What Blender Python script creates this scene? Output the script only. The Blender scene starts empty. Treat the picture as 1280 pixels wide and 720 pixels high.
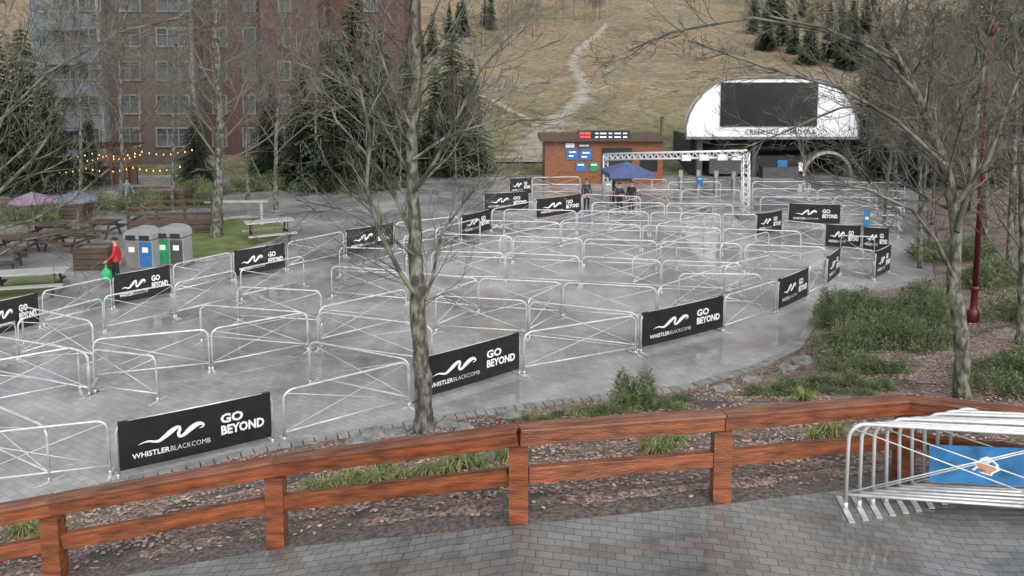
import bpy, math, random
from mathutils import Vector, Matrix, noise
random.seed(7)
TH=math.radians(6); F=1005.0; H=7.8; CY=190.0
CT,ST=math.cos(TH),math.sin(TH)
HS=58.0
scn=bpy.context.scene
COL=scn.collection
# ---------------------------------------------------------------- survey helpers
def ray(px,py):
    u=(px-640)/F; v=(py-CY)/F
    return Vector((u, CT-v*ST, -ST-v*CT))
def at_y(px,py,Y):
    d=ray(px,py); return Vector((0,0,H))+d*(Y/d.y)
def flat(px,py,z=0.0):
    d=ray(px,py); return Vector((0,0,H))+d*((z-H)/d.z)
def interp(tab,x):
    if x<=tab[0][0]: return tab[0][1]
    for (a,b),(c,d) in zip(tab,tab[1:]):
        if x<=c: return b+(d-b)*(x-a)/(c-a)
    return tab[-1][1]
YK=[(p.x,p.y) for p in [flat(*q) for q in ((0,645),(350,562),(560,527),(700,507),(860,489),(950,462),(995,440),(1020,402),(1060,372),(1170,350),(1160,290),(1160,252))]]
YK=[(-60,10.2),(-12,12.0)]+[k for k in YK]+[(YK[-1][0]+4,HS-1.0),(90,HS-.8)]
FP=[]
for px,ty,by in ((-230,678,790),(71,622,729),(347,573,680),(648,533,650),(900,515,625),(1128,497,598),(1390,523,633)):
    v1=(ty-CY)/F; v0=(by-CY)/F; z0=1.12*(CT-v1*ST)/(v0-v1); d=ray(px,by); p=Vector((0,0,H))+d*z0; FP.append(p)
FP.append(FP[-1]+Vector((2.4,-.7,0)))
YF=[(-60,FP[0].y)]+[(p.x,p.y) for p in FP]+[(90,FP[-1].y)]
ZD=[(p.x,p.z) for p in FP]
EO=0.12
def T(x,y):
    yf=interp(YF,x)-EO; yk=interp(YK,x)
    zd=interp(ZD,x)
    if y<=yf: return zd
    if y<yk:
        s=(y-yf)/(yk-yf)
        f0=min(0.6/(yk-yf),0.3)
        s2=max(0,(s-f0)/(1-f0))
        n=noise.noise(Vector((x*0.5,y*0.5,1.0)))*0.18+noise.noise(Vector((x*1.7,y*1.7,4.0)))*0.06
        return zd*(1-s2)+0.03*s2+n*4*s2*(1-s2)
    if y<HS: return 0.0
    d=y-HS
    return 0.15*d+0.0007*d*d+noise.noise(Vector((x*0.03,y*0.03,0)))*min(d*0.04,3.0)+noise.noise(Vector((x*0.12,y*0.12,5)))*min(d*0.02,.7)
def hit(px,py):
    d=ray(px,py); o=Vector((0,0,H)); t=3.0; prev=t
    while t<500:
        p=o+d*t
        if p.z<=T(p.x,p.y):
            a,b=prev,t
            for _ in range(24):
                m=(a+b)/2; q=o+d*m
                if q.z<=T(q.x,q.y): b=m
                else: a=m
            q=o+d*b; return Vector((q.x,q.y,T(q.x,q.y)))
        prev=t; t+=0.1 if t<60 else 0.5
    return o+d*t
# ---------------------------------------------------------------- mesh builder
class MB:
    def __init__(s): s.v=[]; s.f=[]; s.sm=[]; s.mi=[]; s.m=0
    def add(s,vs,fs,smooth=False):
        o=len(s.v); s.v.extend([tuple(a) for a in vs])
        for f in fs: s.f.append(tuple(i+o for i in f)); s.sm.append(smooth); s.mi.append(s.m)
    def box(s,c,sz,M=None):
        x,y,z=[a/2 for a in sz]; c=Vector(c)
        vs=[Vector((i*x,j*y,k*z)) for i in(-1,1) for j in(-1,1) for k in(-1,1)]
        if M: vs=[M@a for a in vs]
        vs=[a+c for a in vs]
        s.add(vs,[(0,1,3,2),(4,6,7,5),(0,4,5,1),(2,3,7,6),(0,2,6,4),(1,5,7,3)])
    def beam(s,p0,p1,w,h,up=Vector((0,0,1))):
        p0=Vector(p0);p1=Vector(p1); d=(p1-p0); L=d.length; d.normalize()
        sd=d.cross(up)
        if sd.length<1e-4: sd=d.cross(Vector((0,1,0)))
        sd.normalize(); u=sd.cross(d)
        vs=[]
        for p in(p0,p1):
            for a,b in((-1,-1),(1,-1),(1,1),(-1,1)): vs.append(p+sd*a*w/2+u*b*h/2)
        s.add(vs,[(0,3,2,1),(4,5,6,7),(0,1,5,4),(1,2,6,5),(2,3,7,6),(3,0,4,7)])
    def tube(s,pts,r,n=6,cap=True):
        pts=[Vector(p) for p in pts]
        if not isinstance(r,(list,tuple)): r=[r]*len(pts)
        vs=[]; ref=None
        for i,p in enumerate(pts):
            if i==0: d=pts[1]-p
            elif i==len(pts)-1: d=p-pts[i-1]
            else: d=pts[i+1]-pts[i-1]
            if d.length<1e-7: d=Vector((0,0,1))
            d.normalize()
            if ref is None: ref=Vector((1,0,0)) if abs(d.x)<0.7 else Vector((0,1,0))
            a=(ref-d*ref.dot(d)); 
            if a.length<1e-4: a=d.orthogonal()
            a.normalize(); ref=a; b=d.cross(a)
            for k in range(n):
                t=2*math.pi*k/n
                vs.append(p+a*math.cos(t)*r[i]+b*math.sin(t)*r[i])
        fs=[]
        for i in range(len(pts)-1):
            for k in range(n):
                k2=(k+1)%n
                fs.append((i*n+k,i*n+k2,(i+1)*n+k2,(i+1)*n+k))
        if cap:
            fs.append(tuple(range(n-1,-1,-1))); fs.append(tuple((len(pts)-1)*n+k for k in range(n)))
        s.add(vs,fs,True)
    def mesh(s,name,mats):
        me=bpy.data.meshes.new(name); me.from_pydata(s.v,[],s.f)
        me.polygons.foreach_set('use_smooth',s.sm)
        me.polygons.foreach_set('material_index',s.mi)
        for m in (mats if isinstance(mats,(list,tuple)) else [mats]): me.materials.append(m)
        me.update(); return me
    def obj(s,name,mats,parent=None,loc=(0,0,0)):
        return mk(name,s.mesh(name,mats),parent,loc)
def mk(name,data,parent=None,loc=(0,0,0)):
    o=bpy.data.objects.new(name,data); COL.objects.link(o); o.location=loc
    if parent: o.parent=parent
    return o
def tag(o,label,cat,group=None):
    o["label"]=label; o["category"]=cat
    if group: o["group"]=group
    return o
def empty(name,loc,rz=0,label=None,cat=None,group=None):
    o=mk(name,None,None,loc); o.rotation_euler=(0,0,rz); o.empty_display_size=0.2
    if label: tag(o,label,cat,group)
    return o
# ---------------------------------------------------------------- materials
def mat(name,c,rough=0.6,metal=0.0,var=0.2,scale=6.0,bump=0.0,bscale=None,stretch=(1,1,1),c2=None,spec=0.5,island=0.0,detail=2,lo=0.32,hi=0.68):
    m=bpy.data.materials.new(name); m.use_nodes=True; nt=m.node_tree; N=nt.nodes; L=nt.links
    b=N['Principled BSDF']; b.inputs['Roughness'].default_value=rough; b.inputs['Metallic'].default_value=metal
    b.inputs['Specular IOR Level'].default_value=spec
    tc=N.new('ShaderNodeTexCoord'); mp=N.new('ShaderNodeMapping'); mp.inputs['Scale'].default_value=stretch
    L.new(tc.outputs['Object'],mp.inputs['Vector'])
    no=N.new('ShaderNodeTexNoise'); no.inputs['Scale'].default_value=scale; no.inputs['Detail'].default_value=detail
    L.new(mp.outputs['Vector'],no.inputs['Vector'])
    cr=N.new('ShaderNodeValToRGB'); cr.color_ramp.elements[0].position=lo; cr.color_ramp.elements[1].position=hi
    a=[x*(1-var) for x in c]; z=c2 if c2 else [min(1,x*(1+var)) for x in c]
    if c2: a=c
    cr.color_ramp.elements[0].color=(*a,1); cr.color_ramp.elements[1].color=(*z,1)
    L.new(no.outputs['Fac'],cr.inputs['Fac'])
    out=cr.outputs['Color']
    if island>0:
        g=N.new('ShaderNodeNewGeometry'); mr=N.new('ShaderNodeMapRange'); mr.inputs['To Min'].default_value=1-island; mr.inputs['To Max'].default_value=1+island
        L.new(g.outputs['Random Per Island'],mr.inputs['Value'])
        mx=N.new('ShaderNodeVectorMath'); mx.operation='SCALE'; L.new(out,mx.inputs[0]); L.new(mr.outputs['Result'],mx.inputs['Scale']); out=mx.outputs['Vector']
    L.new(out,b.inputs['Base Color'])
    if bump>0:
        n2=N.new('ShaderNodeTexNoise'); n2.inputs['Scale'].default_value=bscale or scale*3; n2.inputs['Detail'].default_value=2
        L.new(mp.outputs['Vector'],n2.inputs['Vector'])
        bp=N.new('ShaderNodeBump'); bp.inputs['Strength'].default_value=bump; bp.inputs['Distance'].default_value=0.03
        L.new(n2.outputs['Fac'],bp.inputs['Height']); L.new(bp.outputs['Normal'],b.inputs['Normal'])
    return m
def emis(name,c,s):
    m=mat(name,c,var=0.05); b=m.node_tree.nodes['Principled BSDF']
    b.inputs['Emission Color'].default_value=(*c,1); b.inputs['Emission Strength'].default_value=s; return m
M={}
M['steel']=mat('galvanised_steel',(0.60,0.61,0.62),0.38,0.4,0.18,5)
M['dsteel']=mat('dull_steel',(0.4,0.4,0.4),0.5,0.5,0.15,8)
M['vinyl']=mat('black_vinyl',(0.012,0.012,0.013),0.45,0,0.3,3,0.15,4)
M['white']=mat('white_print',(0.8,0.8,0.8),0.5,0,0.03)
M['bark']=mat('lichen_bark',(0.05,0.045,0.038),0.8,0,0.3,9,0.9,22,(1,1,0.5),c2=(0.20,0.205,0.16),lo=.42,hi=.64,detail=4)
M['twig']=mat('twig_bark',(0.055,0.048,0.042),0.85,0,0.3,2.5,c2=(0.19,0.19,0.145),lo=.42,hi=.62)
M['twigfar']=mat('grey_twig',(0.09,0.08,0.07),0.85,0,0.3,0.8,c2=(0.17,0.16,0.135))
M['wood']=mat('red_stained_timber',(0.075,0.024,0.011),0.24,0,0.3,2.2,0.4,12,(1,6,6),c2=(0.28,0.082,0.03),lo=.32,hi=.66,detail=6)
M['woodcap']=mat('wet_timber_cap',(0.10,0.036,0.02),0.16,0,0.3,2.2,0.4,12,(1,6,6),c2=(0.26,0.105,0.062),detail=6)
M['hutwood']=mat('orange_siding',(0.17,0.062,0.031),0.5,0,0.2,3,0.2,10,(1,1,12),c2=(0.27,0.105,0.052))
M['brownwood']=mat('weathered_timber',(0.045,0.03,0.024),0.6,0,0.3,3,0.2,10,(1,8,8),c2=(0.10,0.065,0.048))
M['patwood']=mat('patio_timber',(0.12,0.058,0.034),0.6,0,0.3,3,0.2,10,(1,8,8),c2=(0.18,0.09,0.052))
M['greywood']=mat('pale_wet_wood',(0.40,0.40,0.38),0.4,0,0.2,3,0.2,10,(1,8,8))
M['dark']=mat('dark_recess',(0.02,0.02,0.022),0.7)
M['glass']=mat('dark_glass',(0.014,0.015,0.018),0.3,0,0.3,1)
M['pane']=mat('window_glass',(0.07,0.085,0.095),0.12,0,0.5,0.6)
M['wtrim']=mat('window_trim',(0.20,0.185,0.165),0.5)
M['shell']=mat('white_cladding',(0.76,0.78,0.80),0.4,0,0.06,1)
M['conc']=mat('grey_concrete',(0.18,0.18,0.178),0.7,0,0.2,2,0.2)
M['bluegrey']=mat('blue_grey_siding',(0.13,0.16,0.19),0.6,0,0.12,1.5,0.2,6,(1,1,10))
M['redshing']=mat('red_brown_shingle',(0.085,0.042,0.036),0.7,0,0.3,4,0.3,10,(1,1,4))
M['brick']=mat('brown_shingle',(0.085,0.062,0.055),0.7,0,0.3,4,0.3,10,(1,1,4))
M['needle']=mat('conifer_needles',(0.024,0.040,0.022),0.75,0,0.3,1.2,c2=(0.06,0.082,0.044),island=0.35,detail=1)
M['shrub']=mat('juniper_foliage',(0.065,0.10,0.045),0.7,0,0.3,1.0,c2=(0.19,0.22,0.10),island=0.45,detail=1)
M['grassb']=mat('yellow_green_blades',(0.13,0.16,0.05),0.7,0,0.3,2.0,c2=(0.27,0.27,0.11),island=0.4,detail=1)
M['leafl']=mat('fallen_leaves',(0.22,0.14,0.11),0.55,0,0.3,2.0,c2=(0.42,0.31,0.26),island=0.5,detail=1)
M['kerb']=mat('kerb_stone',(0.24,0.235,0.225),0.6,0,0.25,3,0.4,8)
M['rock']=mat('rock',(0.2,0.2,0.19),0.75,0,0.3,3,0.6,8)
M['lawn']=mat('wet_lawn',(0.08,0.115,0.035),0.8,0,0.3,1.5,0.5,30,c2=(0.15,0.18,0.06))
M['slope']=mat('slope_grass',(0.09,0.12,0.045),0.9,0,0.3,0.5,0.5,5,c2=(0.19,0.18,0.10))
M['soil']=mat('dark_gravel_soil',(0.045,0.038,0.034),0.7,0,0.3,18,0.8,30,c2=(0.16,0.13,0.115))
M['maroon']=mat('maroon_paint',(0.10,0.012,0.02),0.4,0,0.1)
M['blue']=mat('blue_sign',(0.03,0.14,0.36),0.5)
M['lblue']=mat('bright_blue_banner',(0.03,0.16,0.36),0.4,0,.5,3)
M['green']=mat('green_sign',(0.02,0.24,0.10),0.5)
M['orange']=mat('orange_sign',(0.55,0.25,0.12),0.5)
M['red']=mat('red_jacket',(0.5,0.02,0.03),0.6)
M['binbody']=mat('bin_grey',(0.28,0.29,0.29),0.5,0,0.1,2)
M['bindark']=mat('bin_dark',(0.06,0.065,0.065),0.5)
M['bay']=mat('bay_dark',(0.03,0.031,0.033),0.6,0,.4,1)
M['tent']=mat('blue_canopy',(0.07,0.10,0.22),0.6)
M['purple']=mat('purple_canopy',(0.22,0.16,0.22),0.7)
M['slate']=mat('slate_canopy',(0.14,0.165,0.22),0.7)
M['skin']=mat('skin',(0.5,0.3,0.22),0.55)
M['navy']=mat('dark_jacket',(0.02,0.025,0.04),0.7)
M['black']=mat('black_trousers',(0.015,0.015,0.018),0.7)
M['bag']=mat('green_bag',(0.04,0.4,0.15),0.6)
M['bulb']=emis('warm_bulb',(1.0,0.62,0.25),2.0)
M['led']=emis('led_red',(0.9,0.08,0.06),0.9)
M['ledw']=emis('led_white',(0.7,0.75,0.85),0.6)
M['redroof']=mat('red_roof',(0.22,0.05,0.045),0.6)

def ground_mat(name,kind):
    m=bpy.data.materials.new(name); m.use_nodes=True; nt=m.node_tree; N=nt.nodes; L=nt.links
    b=N['Principled BSDF']; tc=N.new('ShaderNodeTexCoord'); co=tc.outputs['Object']
    def nz(sc,d=4,r=0.6,vec=None):
        n=N.new('ShaderNodeTexNoise'); n.inputs['Scale'].default_value=sc; n.inputs['Detail'].default_value=d; n.inputs['Roughness'].default_value=r
        L.new(vec or co,n.inputs['Vector']); return n.outputs['Fac']
    def ramp(f,stops):
        c=N.new('ShaderNodeValToRGB'); e=c.color_ramp.elements
        e[0].position,e[0].color=stops[0][0],(*stops[0][1],1); e[1].position,e[1].color=stops[-1][0],(*stops[-1][1],1)
        for p,cc in stops[1:-1]:
            q=e.new(p); q.color=(*cc,1)
        L.new(f,c.inputs['Fac']); return c.outputs['Color']
    def mix(f,a,b2,bt='MIX'):
        x=N.new('ShaderNodeMix'); x.data_type='RGBA'; x.blend_type=bt
        if isinstance(f,float): x.inputs['Factor'].default_value=f
        else: L.new(f,x.inputs['Factor'])
        for s,v in((6,a),(7,b2)):
            if isinstance(v,tuple): x.inputs[s].default_value=(*v,1)
            else: L.new(v,x.inputs[s])
        return x.outputs[2]
    if kind=='deck' or kind=='plaza':
        mp=N.new('ShaderNodeMapping'); mp.inputs['Rotation'].default_value=(0,0,math.radians(8 if kind=='deck' else 32)); L.new(co,mp.inputs['Vector'])
        wv=N.new('ShaderNodeTexNoise'); wv.inputs['Scale'].default_value=3.0; wv.inputs['Detail'].default_value=1; L.new(mp.outputs['Vector'],wv.inputs['Vector'])
        wm=N.new('ShaderNodeVectorMath'); wm.operation='MULTIPLY_ADD'; L.new(wv.outputs['Color'],wm.inputs[0]); wm.inputs[1].default_value=(.05,.05,0); L.new(mp.outputs['Vector'],wm.inputs[2])
        br=N.new('ShaderNodeTexBrick'); br.inputs['Scale'].default_value=1.0
        br.inputs['Brick Width'].default_value=0.19 if kind=='deck' else 0.28; br.inputs['Row Height'].default_value=0.125 if kind=='deck' else 0.17
        br.inputs['Mortar Size'].default_value=0.008; br.inputs['Mortar Smooth'].default_value=0.7
        L.new(wm.outputs[0],br.inputs['Vector'])
        if kind=='deck':
            br.inputs['Color1'].default_value=(0.15,0.15,0.145,1); br.inputs['Color2'].default_value=(0.205,0.203,0.193,1); br.inputs['Mortar'].default_value=(0.09,0.088,0.08,1)
        else:
            br.inputs['Color1'].default_value=(0.31,0.31,0.312,1); br.inputs['Color2'].default_value=(0.375,0.373,0.37,1); br.inputs['Mortar'].default_value=(0.22,0.22,0.22,1)
        wet=nz(0.22 if kind=='plaza' else 0.7,5,0.62)
        col=br.outputs['Color']
        h=br.outputs['Fac']
        if kind=='plaza':
            asp=ramp(nz(60,1),[(0.3,(0.29,0.29,0.298)),(0.7,(0.385,0.385,0.393))])
            sx=N.new('ShaderNodeSeparateXYZ'); L.new(co,sx.inputs[0])
            ma=N.new('ShaderNodeMath'); ma.operation='MULTIPLY_ADD'; L.new(sx.outputs['X'],ma.inputs[0]); ma.inputs[1].default_value=0.6; L.new(sx.outputs['Y'],ma.inputs[2])
            mr=N.new('ShaderNodeMapRange'); mr.inputs['From Min'].default_value=25.0; mr.inputs['From Max'].default_value=25.4; L.new(ma.outputs[0],mr.inputs['Value'])
            col=mix(mr.outputs['Result'],col,asp)
        shade=ramp(wet,[(0.36,(0.62,0.62,0.63)),(0.45,(0.82,0.82,0.83)),(0.54,(1.0,1.0,1.0)),(0.65,(1.12,1.12,1.12))])
        col=mix(1.0,col,shade,'MULTIPLY')
        ms=N.new('ShaderNodeMapping'); ms.inputs['Scale'].default_value=(1,.35,1); ms.inputs['Rotation'].default_value=(0,0,.5); L.new(co,ms.inputs['Vector'])
        st=ramp(nz(1.1,5,0.72,ms.outputs['Vector']),[(0.34,(0.8,0.8,0.8)),(0.56,(1.05,1.05,1.05))])
        col=mix(1.0,col,st,'MULTIPLY')
        L.new(col,b.inputs['Base Color'])
        rr=ramp(wet,[(0.40,(0.04,)*3),(0.48,(.12,)*3),(0.62,(0.30,)*3)]); L.new(rr,b.inputs['Roughness'])
        b.inputs['Specular IOR Level'].default_value=.85
        bp=N.new('ShaderNodeBump'); bp.invert=True; bp.inputs['Strength'].default_value=0.18 if kind=='plaza' else .3; bp.inputs['Distance'].default_value=0.01
        L.new(h,bp.inputs['Height']); L.new(bp.outputs['Normal'],b.inputs['Normal'])
    elif kind=='bed':
        vo=N.new('ShaderNodeTexVoronoi'); vo.inputs['Scale'].default_value=26; L.new(co,vo.inputs['Vector'])
        sep=N.new('ShaderNodeSeparateColor'); L.new(vo.outputs['Color'],sep.inputs[0])
        c1=ramp(sep.outputs[0],[(0.0,(0.075,0.053,0.043)),(0.4,(0.17,0.118,0.096)),(0.7,(0.28,0.205,0.175)),(1.0,(0.39,0.31,0.27))])
        soil=ramp(nz(25,2),[(0.3,(0.04,0.034,0.03)),(0.7,(0.12,0.10,0.09))])
        f=ramp(nz(0.9,3),[(0.38,(0,0,0)),(0.5,(1,1,1))])
        col=mix(f,soil,c1)
        L.new(col,b.inputs['Base Color']); b.inputs['Roughness'].default_value=0.7
        bp=N.new('ShaderNodeBump'); bp.inputs['Strength'].default_value=0.8; bp.inputs['Distance'].default_value=0.03
        L.new(sep.outputs[1],bp.inputs['Height']); L.new(bp.outputs['Normal'],b.inputs['Normal'])
    elif kind in('hill','path'):
        base=ramp(nz(0.055,6,0.78),[(0.34,(0.115,0.11,0.068)),(0.44,(0.19,0.152,0.092)),(0.52,(0.26,0.195,0.118)),(0.60,(0.18,0.16,0.105)),(0.72,(0.235,0.21,0.175))])
        sx=N.new('ShaderNodeSeparateXYZ'); L.new(co,sx.inputs[0])
        mr=N.new('ShaderNodeMapRange'); mr.inputs['From Min'].default_value=6.0; mr.inputs['From Max'].default_value=0.5; L.new(sx.outputs['Z'],mr.inputs['Value'])
        gm=N.new('ShaderNodeMath'); gm.operation='MULTIPLY'; L.new(mr.outputs['Result'],gm.inputs[0]); L.new(nz(.2,3),gm.inputs[1])
        base=mix(gm.outputs[0],base,(0.10,0.14,0.05))
        sp=ramp(nz(1.3,5,0.8),[(0.38,(0.55,0.55,0.53)),(0.6,(1.12,1.1,1.08))])
        base=mix(1.0,base,sp,'MULTIPLY')
        rk=ramp(nz(0.28,5,0.85),[(0.55,(0,0,0)),(0.66,(1,1,1))])
        base=mix(rk,base,(0.24,0.225,0.2))
        if kind=='path':
            at=N.new('ShaderNodeAttribute'); at.attribute_name='edge'
            ad=N.new('ShaderNodeMath'); ad.operation='MULTIPLY_ADD'; L.new(nz(.55,5,.75),ad.inputs[0]); ad.inputs[1].default_value=1.6; ad.inputs[2].default_value=-.8
            a2=N.new('ShaderNodeMath'); a2.operation='ADD'; L.new(ad.outputs[0],a2.inputs[0]); L.new(at.outputs['Fac'],a2.inputs[1])
            f=ramp(a2.outputs[0],[(0.38,(0,0,0)),(0.75,(1,1,1))])
            gr=ramp(nz(0.9,5,0.8),[(0.34,(0.19,0.17,0.135)),(0.6,(0.35,0.32,0.275))])
            base=mix(f,base,gr)
        L.new(base,b.inputs['Base Color']); b.inputs['Roughness'].default_value=0.9
        bp=N.new('ShaderNodeBump'); bp.inputs['Strength'].default_value=0.8; bp.inputs['Distance'].default_value=0.5
        L.new(nz(1.2,3),bp.inputs['Height']); L.new(bp.outputs['Normal'],b.inputs['Normal'])
    return m
M['deck']=ground_mat('wet_pavers','deck'); M['plaza']=ground_mat('plaza_paving','plaza')
M['bed']=ground_mat('leaf_mulch','bed'); M['hill']=ground_mat('dry_hillside','hill'); M['path']=ground_mat('gravel','path')
# ---------------------------------------------------------------- ground
def structure(o): o["kind"]="structure"; return o
mb=MB(); xs=[-90,-40,-20,-10,0,10,20,40,90]; ys=[-10,0,10,20,30,40,50,HS+1]
mb.add([(x,y,0) for y in ys for x in xs],[(j*9+i,j*9+i+1,(j+1)*9+i+1,(j+1)*9+i) for j in range(7) for i in range(8)])
structure(mb.obj('plaza_ground',M['plaza']))
def gridmesh(name,mt,xs,rowf,n,zf):
    mb=MB(); vs=[]
    for x in xs:
        for j in range(n+1):
            y=rowf(x,j/n); vs.append((x,y,zf(x,y)))
    fs=[]
    for i in range(len(xs)-1):
        for j in range(n):
            a=i*(n+1)+j; fs.append((a,a+n+1,a+n+2,a+1))
    mb.add(vs,fs,True); return structure(mb.obj(name,mt))
xs=sorted([-40+i*0.3 for i in range(300)]+[50+i*2 for i in range(18)]+[p.x for p in FP])
def bedrow(x,t):
    a=interp(YF,x)-EO+.35+.12*noise.noise(Vector((x*1.5,0,0))); b=interp(YK,x); return a+(b-a)*min(t,0.9999)
gridmesh('planting_bed',M['bed'],xs,bedrow,60,lambda x,y:T(x,y)+.004)
gridmesh('soil_strip',M['soil'],xs,lambda x,t:interp(YF,x)-EO+.6*t,6,lambda x,y:T(x,y))
xs2=[-40+i*1.0 for i in range(110)]
xs2=sorted(set(xs2+[p[0] for p in YF if abs(p[0])<30]+[p[0] for p in ZD if abs(p[0])<30]))
gridmesh('paved_terrace',M['deck'],xs2,lambda x,t:-6+(interp(YF,x)-EO+6)*t,4,lambda x,y:interp(ZD,x)+0.012)
hx=[-200+i*2.5 for i in range(177)]
gridmesh('hillside',M['hill'],hx,lambda x,t:HS+(t**1.5)*420,150,lambda x,y:T(x,y) if y>HS+.01 else -0.02)
def strip(name,mt,pl,off,sub=8,cr=8,nz=0.3,widen=1.9):
    mb=MB(); vs=[]; rows=0; at=[]
    for (a,b) in zip(pl,pl[1:]):
        for k in range(sub):
            t=k/sub; x=a[0]+(b[0]-a[0])*t; y=a[1]+(b[1]-a[1])*t; w=(a[2]+(b[2]-a[2])*t)*widen
            w1=w*(0.5+nz*noise.noise(Vector((x*0.12,y*0.3,0)))); w2=w*(0.5+nz*noise.noise(Vector((x*0.12,y*0.3,9))))
            for c in range(cr+1):
                p=hit(x-w1+(w1+w2)*c/cr,y); ed=1-abs(2*c/cr-1); vs.append((p.x,p.y,p.z-.05+(off+.05)*min(1,ed*3))); at.append(ed)
            rows+=1
    fs=[(j*(cr+1)+c,j*(cr+1)+c+1,(j+1)*(cr+1)+c+1,(j+1)*(cr+1)+c) for j in range(rows-1) for c in range(cr)]
    mb.add(vs,fs,True); o=mb.obj(name,mt)
    A=o.data.attributes.new('edge','FLOAT','POINT'); A.data.foreach_set('value',at)
    return structure(o)
strip('gravel_path',M['path'],[(757,30,6),(748,42,9),(732,55,12),(718,72,14),(716,86,15),(728,102,16),(732,114,18),(722,130,22),(704,146,28),(692,160,38),(680,172,54),(668,184,70),(660,196,80),(658,206,84)],0.14)
strip('gravel_path',M['path'],[(590,116,5),(615,127,8),(640,141,10),(662,152,13),(685,164,16)],0.19)
strip('gravel_path',M['path'],[(740,116,4),(770,104,5),(800,108,5),(850,116,5)],0.13)
strip('grass_slope',M['slope'],[(592,140,30),(600,160,40),(590,180,60),(575,196,70),(572,204,70)],0.10,widen=1.0)
# kerb
mb=MB()
kp=[]
for i in range(0,160):
    x=-16+i*0.22
    if x>15: break
    kp.append(Vector((x,interp(YK,x),0)))
rs=random.Random(3)
for a,b in zip(kp,kp[1:]):
    g=(b-a).normalized()*0.012
    hh=0.12+rs.uniform(-0.01,0.01)
    mb.beam(a+g+Vector((0,0,hh/2)),b-g+Vector((0,0,hh/2)),0.24,hh)
structure(mb.obj('kerb',M['kerb']))
# lawns
def lawn(px,h=0.05):
    pts=[hit(*p) for p in px]; c=sum(pts,Vector())/len(pts)
    n=len(pts); mb=MB()
    sm=[]
    for i in range(n):
        for k in range(4):
            p0,p1,p2,p3=pts[(i-1)%n],pts[i],pts[(i+1)%n],pts[(i+2)%n]; t=k/4
            sm.append(0.5*((2*p1)+(p2-p0)*t+(2*p0-5*p1+4*p2-p3)*t*t+(-p0+3*p1-3*p2+p3)*t**3))
    m=len(sm); vs=[(p.x,p.y,h) for p in sm]+[(p.x,p.y,0) for p in sm]+[(c.x,c.y,h+0.12)]
    mb.add(vs,[(i,(i+1)%m,2*m) for i in range(m)]+[(m+i,m+(i+1)%m,(i+1)%m,i) for i in range(m)])
    structure(mb.obj('lawn',M['lawn']))
    mb=MB(); mb.tube([Vector((p.x,p.y,0.05)) for p in sm]+[Vector((sm[0].x,sm[0].y,0.05))],0.12,6)
    structure(mb.obj('lawn_kerb',M['kerb']))
lawn([(245,288),(290,274),(340,276),(358,290),(340,305),(290,320),(245,328),(228,310)])
lawn([(-60,372),(0,352),(60,347),(82,354),(60,372),(0,396),(-60,415)])
# ---------------------------------------------------------------- text meshes
def textmesh(s,size,bold=0.0,align='CENTER',spacing=1.0):
    cu=bpy.data.curves.new('t','FONT'); cu.body=s; cu.size=size; cu.align_x=align; cu.offset=bold; cu.space_character=spacing; cu.resolution_u=2
    o=bpy.data.objects.new('t',cu); COL.objects.link(o); bpy.context.view_layer.update()
    me=bpy.data.meshes.new_from_object(o.evaluated_get(bpy.context.evaluated_depsgraph_get()))
    vs=[v.co.copy() for v in me.vertices]; fs=[tuple(p.vertices) for p in me.polygons]
    bpy.data.objects.remove(o); bpy.data.curves.remove(cu); bpy.data.meshes.remove(me)
    return vs,fs
def put_text(mb,s,size,cx,cz,y,bold=0,align='CENTER',width=None,flip=False,spacing=1.0):
    vs,fs=textmesh(s,size,bold,align,spacing)
    w=max(v.x for v in vs)-min(v.x for v in vs); k=(width/w) if width else 1
    sg=-1 if flip else 1
    mb.add([(sg*(cx+v.x*k),y,cz+v.y) for v in vs],fs)
def logo(mb,cx,cz,w,y,flip=False,sc=1.0):
    P=[(-.56,-.075,.004),(-.47,-.05,.025),(-.38,-.045,.04),(-.29,-.07,.05),(-.21,-.075,.07),(-.11,-.02,.10),(-.01,.045,.115),(.08,.095,.085),(.14,.10,.055),(.145,.05,.07),(.12,-.02,.08),(.14,-.075,.06),(.21,-.06,.08),(.30,.005,.115),(.39,.06,.12),(.48,.085,.09),(.55,.06,.055),(.55,.02,.035),(.48,.0,.01)]
    S=[]
    for i in range(len(P)-1):
        p0=P[max(i-1,0)];p1=P[i];p2=P[i+1];p3=P[min(i+2,len(P)-1)]
        for k in range(6):
            t=k/6; S.append([0.5*((2*b)+(c-a)*t+(2*a-5*b+4*c-d)*t*t+(-a+3*b-3*c+d)*t**3) for a,b,c,d in zip(p0,p1,p2,p3)])
    S.append(list(P[-1])); vs=[]; sg=-1 if flip else 1
    for i,s in enumerate(S):
        a=S[max(i-1,0)];b=S[min(i+1,len(S)-1)]; dx,dz=b[0]-a[0],b[1]-a[1]; l=math.hypot(dx,dz) or 1
        nx,nz=-dz/l,dx/l; h=max(s[2],0.004)/2*.8
        for q in(1,-1): vs.append((sg*(cx+(s[0]+q*nx*h*.9)*w),y,cz+(s[1]+q*nz*h)*w*sc))
    mb.add(vs,[(2*i,2*i+1,2*i+3,2*i+2) for i in range(len(S)-1)])
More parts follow.
